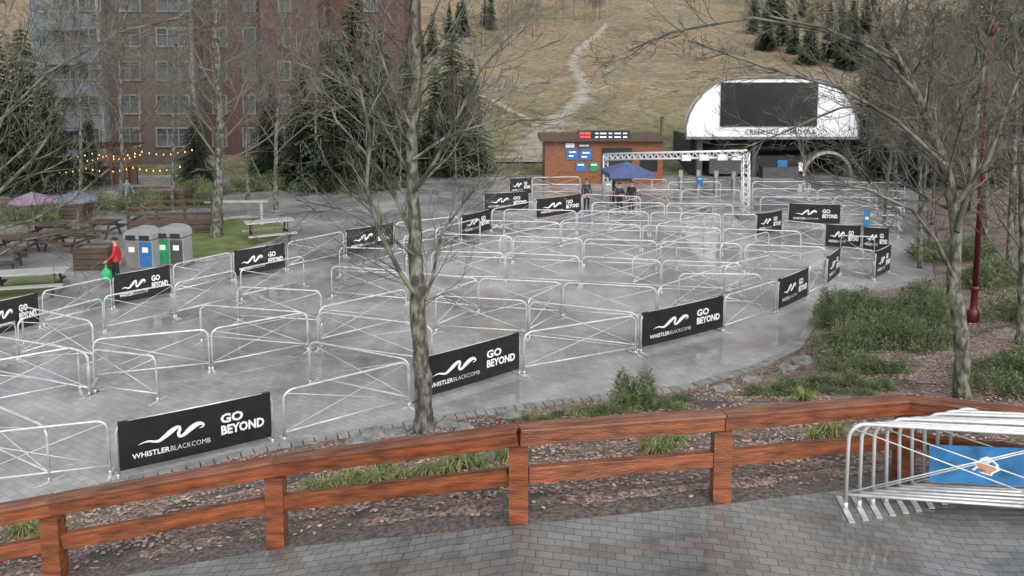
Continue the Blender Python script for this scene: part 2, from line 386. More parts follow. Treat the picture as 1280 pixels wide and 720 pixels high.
# ---------------------------------------------------------------- barriers
BL=2.6
def barrier_meshes():
    mb=MB(); h=1.1; r=0.2; hl=BL/2
    pts=[(-hl,0,0.04),(-hl,0,h-r)]
    for k in range(1,6):
        a=math.pi-k*math.pi/2/5; pts.append((-hl+r+r*math.cos(a),0,h-r+r*math.sin(a)))
    for k in range(0,6):
        a=math.pi/2-k*math.pi/2/5; pts.append((hl-r+r*math.cos(a),0,h-r+r*math.sin(a)))
    pts.append((hl,0,0.04)); mb.tube(pts,0.024,8)
    mb.tube([(-hl,0,0.2),(hl,0,0.2)],0.02,6)
    fr=mb.mesh('barrier_frame',M['steel'])
    mb=MB()
    mb.tube([(-hl+0.02,0.012,0.22),(hl-0.06,0.012,h-0.06)],0.009,5); mb.tube([(-hl+0.06,-0.012,h-0.06),(hl-0.02,-0.012,0.22)],0.009,5)
    br=mb.mesh('barrier_brace',M['steel'])
    mb=MB(); mb.box((0,0,0.012),(0.07,0.6,0.012)); mb.tube([(0,0,0.012),(0,0,0.1)],0.032,8)
    ft=mb.mesh('barrier_foot',M['steel'])
    mb=MB(); n=14; vs=[]
    for i in range(n+1):
        x=-hl+0.03+(BL-0.06)*i/n
        for z in(0.17,0.62,1.12): 
            w=0.008*math.sin(i*1.3)+0.006*math.sin(i*2.7+z*3); vs.append((x,-0.04+w*0.3,z-0.012*math.sin(math.pi*i/n)))
    for i in range(n+1):
        x=-hl+0.03+(BL-0.06)*i/n
        for z in(0.17,0.62,1.12): vs.append((x,0.035,z-0.012*math.sin(math.pi*i/n)))
    m=(n+1)*3; fs=[]
    for i in range(n):
        for z in range(2):
            a=i*3+z; fs.append((a,a+3,a+4,a+1)); fs.append((m+a,m+a+1,m+a+4,m+a+3))
        fs.append((i*3+2,(i+1)*3+2,m+(i+1)*3+2,m+i*3+2)); fs.append((i*3,m+i*3,m+(i+1)*3,(i+1)*3))
    fs+= [(0,1,m+1,m),(1,2,m+2,m+1),(n*3,m+n*3,m+n*3+1,n*3+1),(n*3+1,m+n*3+1,m+n*3+2,n*3+2)]
    mb.add(vs,fs,False); bn=mb.mesh('banner',M['vinyl'])
    mb=MB()
    for fl,y in((False,-0.052),(True,0.045)):
        logo(mb,-0.44,0.69,0.96,y,fl,1.15)
        put_text(mb,'WHISTLER',0.145,-0.775,0.35,y,0.003,width=0.60,flip=fl)
        put_text(mb,'BLACKCOMB',0.145,-0.135,0.35,y,-0.002,width=0.66,flip=fl)
        put_text(mb,'GO',0.255,0.38,0.69,y,0.010,'LEFT',flip=fl)
        put_text(mb,'BEYOND',0.255,0.38,0.45,y,0.010,'LEFT',width=0.76,flip=fl)
    lt=mb.mesh('banner_lettering',M['white'])
    return fr,br,ft,bn,lt
FR,BR,FT,BN,LT=barrier_meshes()
def barrier(a,b,banner=0,label=None,group='crowd barriers in the queue maze',jit=0.0,brace=True):
    if a.x>b.x: a,b=b,a
    c=(a+b)/2; d=b-a; L=d.length
    o=empty('crowd_barrier',c,math.atan2(d.y,d.x)+random.uniform(-jit,jit),
      label or ('steel barrier carrying a black banner with white lettering, on the plaza' if banner else 'bare galvanised steel crowd barrier with crossed bracing, on the wet plaza'),'barrier',group)
    o.scale=(L/BL,1,1); o.rotation_euler.y=-math.atan2(d.z,math.hypot(d.x,d.y))
    mk('frame',FR,o)
    if brace: mk('cross_brace',BR,o)
    for s in(-1,1):
        f=mk('foot',FT,o,(s*BL/2,0,0)); f.scale=(BL/L,1,1)
    if banner:
        n=mk('banner',BN,o); mk('lettering',LT,n)
    return o
segs=[((148,599),(341,554),1),((356,552),(511,509),0),((522,507),(649,468),1),((655,468),(794,443),0),((801,441),(903,415),1),((905,415),(969,393),0),((972,392),(1008,375),1),((1010,373),(1031,361),0),((1033,359),(1048,346),1),
((-60,618),(138,594),0),((-60,545),(62,603),0),((-60,462),(112,495),0),((-60,520),(100,488),0),((119,492),(197,502),0),((119,478),(262,463),0),((266,463),(386,438),0),((388,480),(512,507),0),((398,438),(540,458),0),((400,432),(508,405),0),((252,428),(385,439),0),((298,402),(402,408),0),
((-60,478),(22,452),0),((25,450),(130,418),0),((132,416),(218,398),0),((220,397),(296,378),0),((302,376),(380,357),0),((30,430),(118,452),0),
((-25,430),(50,411),1),((55,409),(140,388),0),((143,386),(214,371),1),((218,370),(290,352),0),((293,351),(357,339),1),((360,338),(430,322),0),((433,321),(492,310),1),((494,310),(574,300),0),((577,300),(613,290),1),((615,290),(668,278),0),((670,276),(726,268),1),((605,268),(661,264),1),((637,246),(664,244),1),
((545,415),(658,422),0),((662,423),(797,440),0),((822,402),(904,372),0),((906,371),(962,356),0),((545,414),(597,392),0),((660,420),(703,397),0),
((415,372),(508,380),0),((510,381),(597,390),0),((599,390),(702,396),0),((704,396),(820,403),0),((848,383),(950,384),0),
((425,345),(508,348),0),((540,351),(630,353),0),((632,353),(724,358),0),((727,358),(825,364),0),((827,364),(925,368),0),
((505,330),(545,318),0),((545,325),(640,329),0),((642,329),(728,333),0),((730,333),(820,336),0),((825,337),(925,340),0),((930,341),(1030,345),0),
((600,306),(700,309),0),((702,309),(800,313),0),((803,313),(900,318),0),((903,318),(1000,322),0),((545,318),(600,303),0),((625,328),(700,310),0),((790,360),(845,338),0),((900,340),(960,322),0),
((630,290),(720,292),0),((722,292),(810,294),0),((813,294),(900,297),0),((903,297),(944,298),0),((700,308),(760,292),0),((820,312),(880,297),0),
((728,268),(800,272),0),((740,280),(830,281),0),((833,281),(915,283),0),((760,292),(800,282),0),((850,296),(890,284),0),
((985,282),(1050,284),1),((945,297),(976,292),1),((1031,312),(1075,314),1),((1078,316),(1110,318),1),((1093,352),(1111,342),1),((1050,328),(1092,330),0),((978,306),(1029,312),0),((1050,344),(1090,350),0),((1080,300),(1122,298),0),((1052,284),(1125,287),0),((950,272),(1040,274),0),((1042,272),(1125,274),0),((940,260),(1020,261),0),((1022,261),(1095,262),0),((1097,262),(1130,264),0),((940,250),(1010,250),0),((1012,250),(1085,251),0),((1087,251),(1130,252),0),((665,244),(725,243),0),((665,254),(725,254),0),((795,262),(850,262),0),((852,262),(925,262),0),((835,251),(900,250),0),((790,246),(833,247),0)]
for a,b,n in segs: barrier(hit(*a),hit(*b),n)
# stored barriers on the terrace
p0=flat(1056,647,FP[5].z)
for k in range(9):
    p=p0+Vector((k*0.20,k*0.075,0)); 
    q=p+Vector((0.985,-0.13-.010*k,0)).normalized()*2.5
    p.z=interp(ZD,p.x)+0.015; q.z=interp(ZD,q.x)+0.015
    o=barrier(p,q,0,'steel barrier stored in a tight row on the terrace' if k!=4 else 'stored steel barrier carrying a blue banner with a small pale emblem','barriers stored in a row',brace=(k in(0,2,5)))
    o.scale.z=1-.01*(k%3)
    if k==4:
        mb=MB(); mb.box((0.0,-0.03,0.54),(1.9,0.012,0.48)); n=mb.obj('banner',M['lblue'],o)
        mb=MB()
        def disc(cx,cz,rx,rz,y,mi,n=16):
            mb.m=mi; mb.add([(cx+rx*math.cos(2*math.pi*i/n)*(1+.25*math.sin(3*i)),y,cz+rz*math.sin(2*math.pi*i/n)*(1+.2*math.sin(5*i))) for i in range(n)],[tuple(range(n))])
        disc(-.28,0.53,.15,.11,-0.040,0); disc(-.28,0.52,.11,.08,-0.044,1); disc(-.22,0.56,.05,.03,-0.047,2); disc(-.35,.48,.06,.02,-.047,2); disc(-.27,.60,.04,.03,-.047,0)
        mb.obj('emblem',[M['white'],M['orange'],M['lblue']],n)
# ---------------------------------------------------------------- timber fence
fence=empty('timber_fence',(0,0,0),0,'red-brown stained post and rail timber fence edging the terrace','fence')
for p in FP:
    mb=MB(); mb.box((0,0,0.40),(0.22,0.19,1.02)); mb.obj('post',M['wood'],fence,p)
for a,b in zip(FP,FP[1:]):
    d=(b-a).normalized(); c=(a+b)/2; L=(b-a).length; rz=math.atan2(d.y,d.x); ry=-math.asin(d.z)
    for nm,z,l,hh,w in(('top_rail',1.0,L-0.005,0.17,0.16),('rail_cap',1.105,L-0.004,0.04,0.22),('lower_rail',0.54,L-0.22,0.19,0.1)):
        mb=MB(); mb.box((0,0,0),(l,w,hh)); o=mb.obj(nm,M['woodcap'] if nm=='rail_cap' else M['wood'],fence,c+Vector((0,0,z)))
        o.rotation_euler=(0,ry,rz)
        bv=o.modifiers.new('b','BEVEL'); bv.width=0.008; bv.segments=2
# ---------------------------------------------------------------- trees
def rnd_perp(d,rg):
    v=Vector((rg.gauss(0,1),rg.gauss(0,1),rg.gauss(0,1))); v=v-d*v.dot(d)
    return v.normalized() if v.length>1e-3 else d.orthogonal().normalized()
def grow(mb,p,d,L,r,lev,rg,kids,up=0.06,sides=(6,5,3,3),minr=0.006,wob=0.16):
    n=[7,6,4,3][min(lev,3)]; pts=[p.copy()]; rs=[r]; ds=[d.copy()]
    for i in range(n):
        d=(d+rnd_perp(d,rg)*wob*rg.random()*1.6+Vector((0,0,up))).normalized()
        p=p+d*L/n; pts.append(p.copy()); rs.append(max(minr,r*(1-0.75*(i+1)/n))); ds.append(d.copy())
    mb.tube(pts,rs,sides[min(lev,3)],False)
    if lev>=len(kids): return
    for k in range(kids[lev]):
        t=0.2+0.8*(k+rg.random())/kids[lev]; f=min(t,0.999)*n; i=int(f); q=pts[i].lerp(pts[i+1],f-i); dd=ds[i+1]
        a=rg.uniform(0.45,0.95); nd=(dd*math.cos(a)+rnd_perp(dd,rg)*math.sin(a)).normalized()
        grow(mb,q,nd,L*rg.uniform(0.38,0.62)*(1.15-0.5*t),max(minr,rs[i]*0.5),lev+1,rg,kids,up,sides,minr,wob)
def bare_tree(path,radii,seed,nprim,plen,kids,start,label,minr=0.007,mt='bark',tw='twig',up=0.05,ang=(0.6,1.1),limbs=(),group=None,prf=(0.22,0.34)):
    rg=random.Random(seed); base=Vector(path[0])
    e=empty('bare_tree',base,0,label,'tree',group)
    P=[Vector(p)-base for p in path]; S=[];R=[]
    for i in range(len(P)-1):
        p0=P[max(i-1,0)];p1=P[i];p2=P[i+1];p3=P[min(i+2,len(P)-1)]
        for k in range(5):
            t=k/5; S.append(0.5*((2*p1)+(p2-p0)*t+(2*p0-5*p1+4*p2-p3)*t*t+(-p0+3*p1-3*p2+p3)*t**3)+Vector((rg.gauss(0,.012),rg.gauss(0,.012),0))); R.append((radii[i]+(radii[i+1]-radii[i])*t)*rg.uniform(.95,1.05))
    S.append(P[-1]); R.append(radii[-1])
    R[0]*=1.35; R[1]*=1.1
    S[0].z-=0.15
    mb=MB(); mb.tube(S,R,12); tr=mb.obj('trunk',M[mt],e)
    mb=MB(); n=len(S)-1
    for k in range(nprim):
        t=start+(1-start)*(k+rg.random()*0.8)/nprim; f=min(t,0.995)*n; i=int(f); q=S[i].lerp(S[i+1],f-i); dd=(S[i+1]-S[i]).normalized()
        az=k*2.4+rg.uniform(-.4,.4); hv=Vector((math.cos(az),math.sin(az),0)); a=rg.uniform(*ang)
        nd=(dd*math.cos(a)+hv*math.sin(a)).normalized()
        L=plen*(1.1-0.65*((t-start)/(1-start)))*rg.uniform(0.75,1.2)
        grow(mb,q,nd,L,R[i]*rg.uniform(*prf),0,rg,kids,up,minr=minr)
    for (pp,rr) in limbs:
        lp=[Vector(x)-base for x in pp]
        mb.tube(lp,[rr*(1-0.6*i/(len(lp)-1)) for i in range(len(lp))],8,False)
        for i in range(1,len(lp)):
            dd=(lp[i]-lp[i-1]).normalized()
            for k in range(4):
                q=lp[i-1].lerp(lp[i],(k+rg.random())/4); a=rg.uniform(.4,.9)
                grow(mb,q,(dd*math.cos(a)+rnd_perp(dd,rg)*math.sin(a)).normalized(),plen*rg.uniform(.25,.6),rr*0.3,1,rg,kids,up,minr=minr)
    cr=mb.obj('crown',M[tw],e); return e,tr,cr
# main tree on the planting strip
b=hit(531,541); Y=b.y
path=[b]+[at_y(x,y,Y+dy) for x,y,dy in((527,470,0),(523,390,0.05),(519,310,0.1),(516,230,0.1),(514,150,0.2),(520,90,0.2),(517,30,0.2),(520,-40,0.2),(522,-90,.2))]
limbs=[([at_y(521,372,Y),at_y(500,340,Y-.2),at_y(474,290,Y-.4),at_y(458,232,Y-.5),at_y(463,170,Y-.6),at_y(450,110,Y-.7)],0.055),
       ([at_y(522,395,Y),at_y(540,350,Y+.3),at_y(552,290,Y+.6),at_y(590,240,Y+.9),at_y(650,215,Y+1.2)],0.04),
       ([at_y(518,300,Y),at_y(500,260,Y+.3),at_y(478,215,Y+.8),at_y(420,150,Y+1.2),at_y(385,60,Y+1.5)],0.04),
       ([at_y(516,240,Y),at_y(545,200,Y-.3),at_y(570,150,Y-.5),at_y(600,90,Y-.7),at_y(640,40,Y-.9)],0.04),
       ([at_y(519,320,Y),at_y(480,290,Y-.2),at_y(430,262,Y-.3),at_y(370,250,Y-.4)],0.03),
       ([at_y(515,200,Y),at_y(560,170,Y+.3),at_y(620,150,Y+.6),at_y(690,150,Y+.8)],0.03),
       ([at_y(514,160,Y),at_y(490,110,Y),at_y(470,50,Y),at_y(470,0,Y)],0.035)]
bare_tree(path,[.19,.17,.155,.14,.12,.10,.085,.07,.055,.04],11,20,3.0,(5,4,3),0.42,'tall bare deciduous tree with lichen-flecked grey bark beside the kerb',0.005,limbs=limbs,ang=(.75,1.25),up=.03)
# tree on the bank at the lamp side
b=hit(1201,496); Y=b.y
path=[b]+[at_y(x,y,Y+dy) for x,y,dy in((1203,430,0),(1192,350,0.1),(1196,280,.2),(1178,200,.2),(1150,130,.3),(1120,70,.3),(1095,10,.3),(1080,-50,.3))]
limbs=[([at_y(1192,345,Y),at_y(1170,300,Y),at_y(1140,262,Y-.2),at_y(1080,235,Y-.3),at_y(1010,228,Y-.4)],0.04),
       ([at_y(1196,290,Y),at_y(1215,220,Y+.3),at_y(1222,130,Y+.5),at_y(1235,50,Y+.6),at_y(1240,-10,Y+.6)],0.065),
       ([at_y(1180,205,Y),at_y(1120,150,Y-.3),at_y(1050,110,Y-.5),at_y(960,85,Y-.7),at_y(860,50,Y-.8)],0.045),
       ([at_y(1160,150,Y),at_y(1110,130,Y+.3),at_y(1050,135,Y+.5),at_y(980,165,Y+.6),at_y(930,185,Y+.6)],0.03),
       ([at_y(1200,250,Y),at_y(1235,200,Y-.2),at_y(1260,130,Y-.3),at_y(1290,60,Y-.3)],0.05),
       ([at_y(1120,75,Y),at_y(1040,40,Y-.3),at_y(940,22,Y-.5),at_y(840,40,Y-.7),at_y(770,70,Y-.8)],0.035),
       ([at_y(1185,230,Y),at_y(1150,190,Y+.3),at_y(1100,180,Y+.5),at_y(1060,200,Y+.6)],0.03),
       ([at_y(1140,110,Y),at_y(1090,60,Y-.3),at_y(1030,35,Y-.5),at_y(960,20,Y-.7)],0.04)]
bare_tree(path,[.15,.14,.125,.115,.105,.09,.075,.06,.045],23,20,2.6,(6,5,3),0.36,'bare leaning tree with lichen-spotted branches rising from the shrub bank',0.005,limbs=limbs)
for i,(px,py,top,rr,sd) in enumerate([(1262,330,(1268,-60),.12,31),(1150,335,(1140,-40),.09,32),(1232,300,(1225,-60),.12,33),(1275,430,(1300,-60),.11,34),(1120,262,(1125,-20),.10,36)]):
    b=hit(px,py); Y=b.y
    t=at_y(top[0],top[1],Y); path=[b.lerp(t,f)+Vector((math.sin(f*5+i)*.35*f,math.cos(f*4+i)*.3*f,0)) for f in(0,.2,.4,.6,.8,1)]
    bare_tree(path,[rr,rr*.85,rr*.7,rr*.55,rr*.4,rr*.25],sd,28,3.8,(6,5,2),0.12,'bare grey tree with dense upswept twigs on the wooded bank',0.007,tw='twigfar',group='bare trees on the bank')
TREES=[]
for i,(px,py,tx,rr,sd,pl,st) in enumerate([(270,299,278,.25,41,4.4,.25),(215,262,225,.12,42,4.2,.2),(345,262,350,.12,43,4.2,.2),(-30,400,10,.18,44,4.4,.3),(150,262,160,.12,45,4.2,.3),(310,250,305,.11,48,4.2,.2),(395,240,388,.10,49,3.2,.3),(100,255,104,.11,50,4.0,.3)]):
    b=hit(px,py); Y=b.y; t=at_y(tx,-60 if px>0 else -90,Y)
    path=[b.lerp(t,f)+Vector((math.sin(f*6+i*2)*.3*f,0,0)) for f in(0,.2,.4,.6,.8,1)]
    lm=()
    if i==3: lm=[([at_y(-12,250,Y),at_y(40,200,Y-.3),at_y(90,130,Y-.5),at_y(130,50,Y-.6)],.06),([at_y(-15,290,Y),at_y(40,275,Y-.3),at_y(90,250,Y-.4),at_y(150,200,Y-.6),at_y(205,120,Y-.7)],.05),([at_y(-20,330,Y),at_y(30,300,Y+.3),at_y(80,290,Y+.5),at_y(140,265,Y+.7)],.035),([at_y(0,150,Y),at_y(60,90,Y),at_y(150,40,Y),at_y(230,20,Y)],.045)]
    r=bare_tree(path,[rr,rr*.85,rr*.7,rr*.55,rr*.4,rr*.2],sd,28,pl,(6,5,3 if i in(0,3) else 2),st,'bare grey deciduous tree with fine twigs beside the lawn',0.008 if Y>30 else .006,tw='twigfar' if i!=3 else 'twig',group='bare trees around the plaza',limbs=lm)
    if i in(1,2,4,5): TREES.append(r)
def far_tree(p,s,k,group='bare trees on the slope'):
    e0,t0,c0=TREES[k%len(TREES)]
    e=empty('bare_tree',p,random.uniform(0,6),'small bare grey-brown tree growing on the hillside','tree',group); e.scale=(s,s,s)
    mk('trunk',t0.data,e); mk('crown',c0.data,e)
rg=random.Random(15)
for k in range(20):
    px=rg.uniform(590,750); t=(px-590)/160; far_tree(hit(px,rg.uniform(22,30)+(1-t)**2*60),rg.uniform(.35,.5),k)
for k in range(20): far_tree(hit(rg.uniform(1090,1290),rg.uniform(180,300)),rg.uniform(.45,.75),k)
for k in range(12): far_tree(hit(rg.uniform(930,1100),rg.uniform(20,80)),rg.uniform(.4,.6),k)
for px,py,s in((600,228,.4),(570,232,.5),(470,238,.7),(500,236,.6)): far_tree(hit(px,py),s,int(px))
# conifers
def conifer_mesh(seed,h=12,w=2.6):
    rg=random.Random(seed); mb=MB(); mb.tube([(0,0,-0.3),(0,0,h*0.5),(0,0,h)],[h*0.016,h*0.01,0.02],7); tr=mb.mesh('conifer_trunk',M['bark'])
    mb=MB(); z=h*0.07
    while z<h*0.985:
        f=1-z/h; R=w*(f**0.7)*rg.uniform(0.75,1.15)
        nb=int(7+11*f)
        for k in range(nb):
            a=rg.uniform(0,2*math.pi); rr=R*rg.uniform(0.6,1.15); dr=Vector((math.cos(a),math.sin(a),0)); sd=Vector((-dr.y,dr.x,0))
            steps=max(3,int(rr/0.22))
            for s in range(steps):
                t=(s+0.6)/steps; c=dr*rr*t+Vector((0,0,z-0.34*rr*t*t+0.05*rr))
                ww=0.36*rr*(1-t*0.75)*rg.uniform(.6,1.2)+0.06
                for q in(-1,1):
                    tip=c+sd*q*ww+dr*0.22+Vector((0,0,-0.16-rg.random()*0.1))
                    mb.add([c-dr*0.1,c+dr*0.18,tip],[(0,1,2)])
                mb.add([c+sd*0.05,c-sd*0.05,c+dr*0.1+Vector((0,0,-0.25*rg.random()-.1))],[(0,1,2)])
        z+=h*0.024*rg.uniform(.7,1.3)
    mb.tube([(0,0,h*.97),(0,0,h*1.03)],[.05,.01],4)
    return tr,mb.mesh('conifer_crown',M['needle'])
CM=[conifer_mesh(1),conifer_mesh(2,12,2.1),conifer_mesh(3,12,3.1)]
def conifer(p,h,k,label='dark green conifer with drooping branches standing on the slope',group='conifers',wd=1.0):
    e=empty('conifer_tree',p,random.uniform(0,6),label,'tree',group); s=h/12; e.scale=(s*wd,s*wd,s)
    mk('trunk',CM[k][0],e); mk('crown',CM[k][1],e)
for px,py,h,k,wd in [(447,234,13,2,1.0),(418,238,10,2,1.0),(478,228,10.5,2,.9),(566,216,10.5,2,1.1),(545,220,8,2,1),(588,218,8.5,0,1),(5,240,10,2,1),(38,238,10.5,2,1),(66,240,8,2,1),(114,232,5.5,1,1.1),(-35,240,11,2,1),(510,220,9.5,1,1.1),(380,234,8.5,2,1),(340,228,7,2,1),(245,232,5.5,2,1),
    (1085,212,10,0,1),(1120,215,11,1,1),(1160,215,12,0,1),(1200,210,12,2,1),(1245,215,13,1,1),(1285,215,12,0,1),(1105,225,7,2,1),(1150,232,6,2,1),(1225,235,8,0,1)]:
    conifer(hit(px,py),h,k,wd=wd)
rg=random.Random(5)
for k in range(10):
    px=rg.uniform(510,620); t=(px-510)/110; py=rg.uniform(28,40)+ (1-t)**2*60
    conifer(hit(px,py),rg.uniform(4,6.5),k%3)
for k in range(40):
    px=rg.uniform(940,1290); py=rg.uniform(22,115)*(0.5+0.5*min(1,(px-940)/150))
    conifer(hit(px,max(22,py)),rg.uniform(4.5,8.5),k%3)
# ---------------------------------------------------------------- shrubs, grass, leaves, rocks
def shrub_mesh(seed,n,rx,ry,rz,leaf):
    rg=random.Random(seed); mb=MB()
    lobes=[(Vector((rg.uniform(-.75,.75)*rx,rg.uniform(-.7,.7)*ry,0)),rg.uniform(.25,.5),rg.uniform(.4,1.1)) for _ in range(10)]
    for _ in range(n):
        c,s,hh=rg.choice(lobes); th=rg.uniform(0,2*math.pi); ph=math.acos(rg.uniform(0.0,1)); rr=rg.uniform(.4,1)**.5
        d=Vector((math.cos(th)*math.sin(ph),math.sin(th)*math.sin(ph),math.cos(ph)))
        p=c+Vector((d.x*rx*s*rr,d.y*ry*s*rr,d.z*rz*hh*rr))
        dd=(d+Vector((rg.gauss(0,.4),rg.gauss(0,.4),.5+rg.gauss(0,.3)))).normalized(); L=leaf*rg.uniform(1.2,4.5)
        for q in range(5):
            o=p+dd*L*(q/5); sd=rnd_perp(dd,rg); mb.add([o-dd*.01,o+dd*leaf*.35,o+sd*leaf*.8+dd*leaf*.75],[(0,1,2)])
    return mb.mesh('shrub_foliage',M['shrub'])
SM=[shrub_mesh(1,1800,.9,.8,.75,.06),shrub_mesh(2,1700,1.0,.8,.5,.06),shrub_mesh(3,1300,.5,.5,1.0,.05)]
for px,py,k,s in [(1055,442,0,1.1),(1105,430,0,1.2),(1045,408,2,1.2),(1080,466,1,.9),(1145,434,0,1.0),(1080,392,0,1.15),(1125,395,1,1.2),(1165,412,2,1.1),(1010,488,1,.65),(1050,486,1,.6),(965,495,1,.55),(990,490,1,.5),(1090,488,1,.5),(1255,490,1,.8),(1272,462,0,.9),(1275,400,0,1.2),
    (795,512,2,.95),(775,516,1,.65),(818,512,1,.65),(840,505,1,.45),(690,525,1,.4),(735,520,1,.35),(650,530,1,.3),(1240,350,1,1.4),(1150,375,0,1.0),(1185,325,1,1.4),(1220,320,0,1.2)]:
    o=mk('shrub',SM[k],None,hit(px,py)-Vector((0,0,.05))); o.scale=(s,s,s); o.rotation_euler=(0,0,random.uniform(0,6))
    tag(o,'low feathery green evergreen shrub spreading over leaf mulch','shrub','evergreen shrubs in the bed')
def clump(seed):
    rg=random.Random(seed); mb=MB()
    for _ in range(170):
        a=rg.uniform(0,6.28); lean=rg.uniform(.2,1.1); L=rg.uniform(.25,.5); d=Vector((math.cos(a),math.sin(a),0)); sd=Vector((-d.y,d.x,0))*.008
        p=d*rg.uniform(0,.12)+sd*rg.uniform(-6,6)
        q=p+d*L*.4*lean+Vector((0,0,L*.6)); t=p+d*L*lean+Vector((0,0,L*(.75-.5*lean)))
        mb.add([p-sd,p+sd,q+sd,q-sd,t],[(0,1,2,3),(3,2,4)])
    return mb.mesh('grass_blades',M['grassb'])
GM=[clump(i) for i in range(3)]
rg=random.Random(9)
for px,py in [(440,602),(470,607),(505,601),(533,594),(560,592),(580,584),(604,582),(635,576),(822,568),(838,560),(812,562),(1040,545),(1020,548),(664,524),(545,603),(592,602),(28,668),(52,662),(64,672),(1005,500),(955,495),(970,488),(615,594),(480,590),(745,518),(720,521),(430,612),(400,618),(850,548),(760,540),(700,545)]:
    o=mk('grass_clump',rg.choice(GM),None,hit(px,py)-Vector((0,0,.02))); s=rg.uniform(.45,.95); o.scale=(s,s,s*.9); o.rotation_euler=(0,0,rg.uniform(0,6))
    tag(o,'arching clump of yellow-green ornamental grass in leaf mulch','grass clump','ornamental grass clumps')
mb=MB(); cnt=0
while cnt<24000:
    x=rg.uniform(-10,16); y=rg.uniform(8.0,28)
    dd=y-interp(YF,x)
    if not(dd>.1 and y<interp(YK,x)-.15): continue
    if dd<.5 and rg.random()>.3: continue
    if noise.noise(Vector((x*.6,y*.6,2)))<-0.2 and rg.random()<.7: continue
    if rg.random()> 9/max(9,y-2): continue
    z=T(x,y)+.016; s=rg.uniform(.02,.045); a=rg.uniform(0,6.28); t1=rg.uniform(-.5,.5); t2=rg.uniform(-.5,.5)
    ux,uy=math.cos(a)*s,math.sin(a)*s
    mb.add([(x+ux,y+uy,z+abs(t1)*s+.004),(x-uy*.7,y+ux*.7,z+t2*s*.5+.01),(x-ux,y-uy,z+abs(t2)*s+.004),(x+uy*.7,y-ux*.7,z+.012)],[(0,1,2,3)]); cnt+=1
o=mb.obj('leaf_litter',M['leafl']); o["kind"]="stuff"; o["label"]='pinkish-brown fallen leaves covering the planting bed'; o["category"]='fallen leaves'
def rock_mesh(seed):
    rg=random.Random(seed); mb=MB(); vs=[];n=10;m=6
    for j in range(m+1):
        for i in range(n):
            t=math.pi*j/m; a=2*math.pi*i/n; d=Vector((math.sin(t)*math.cos(a),math.sin(t)*math.sin(a),math.cos(t)))
            r=.5+.22*noise.noise(d*1.6+Vector((seed*3,0,0))); vs.append(Vector((d.x*r*1.2,d.y*r,d.z*r*.6)))
    mb.add(vs,[(j*n+i,j*n+(i+1)%n,(j+1)*n+(i+1)%n,(j+1)*n+i) for j in range(m) for i in range(n)])
    return mb.mesh('rock',M['rock'])
RM=[rock_mesh(i) for i in range(3)]
for px,py,s in [(470,548,.6),(495,545,.5),(560,534,.5),(1155,378,.9),(1120,375,.6),(640,522,.45),(1005,455,.6),(985,462,.5),(905,488,.5),(940,478,.5),(580,538,.4),(448,556,.5)]:
    o=mk('rock',rg.choice(RM),None,hit(px,py)); o.scale=(s,s,s); o.rotation_euler=(0,0,rg.uniform(0,6))
    tag(o,'grey weathered landscape rock at the edge of the planting bed','rock','landscape rocks')
# ---------------------------------------------------------------- lamp post
b=hit(1216,403); top=at_y(1216,45,b.y); hh=top.z-b.z
e=empty('lamp_post',b,0,'tall maroon painted lamp post with stepped base on the bank','lamp post')
mb=MB(); mb.tube([(0,0,-.1),(0,0,.3),(0,0,.34),(0,0,.4),(0,0,.9),(0,0,.92),(0,0,1.0),(0,0,1.02)],[.15,.15,.12,.09,.085,.11,.11,.08],12); mb.obj('base',M['maroon'],e)
mb=MB(); mb.tube([(0,0,1.02),(0,0,hh)],[.075,.06],12); mb.obj('pole',M['maroon'],e)
mb=MB(); mb.tube([(0,0,hh),(0,0,hh+.08),(0,0,hh+.35),(0,0,hh+.45)],[.07,.14,.16,.04],12); mb.obj('lantern',M['maroon'],e)
# ---------------------------------------------------------------- generic architecture helpers
def window(parent,Y,x0,y0,x1,y1,cols=2,mt='wtrim'):
    a=at_y(x0,y1,Y); b=at_y(x1,y0,Y); c=(a+b)/2; w=b.x-a.x; h=b.z-a.z
    mb=MB(); t=.11; y=-.06
    for s in(-1,1):
        mb.box((s*(w/2-t/2),y,0),(t,.12,h)); mb.box((0,y,s*(h/2-t/2)),(w-2*t,.12,t))
    for k in range(1,cols): mb.box((-w/2+w*k/cols,y+.005,0),(.07,.10,h-2*t))
    mb.box((0,y+.01,h*.12),(w-2*t,.08,.05))
    o=mb.obj('window',M[mt],parent,c); 
    mb=MB(); mb.box((0,-.02,0),(w-2*t,.03,h-2*t)); mb.obj('pane',M['pane'],o)
def wallbox(parent,name,mt,x0,x1,Y,zb,zt,dep,ref=200):
    a=at_y(x0,ref,Y).x; b=at_y(x1,ref,Y).x
    mb=MB(); mb.box(((a+b)/2,Y+dep/2,(zb+zt)/2),(b-a,dep,zt-zb)); return mb.obj(name,M[mt],parent)
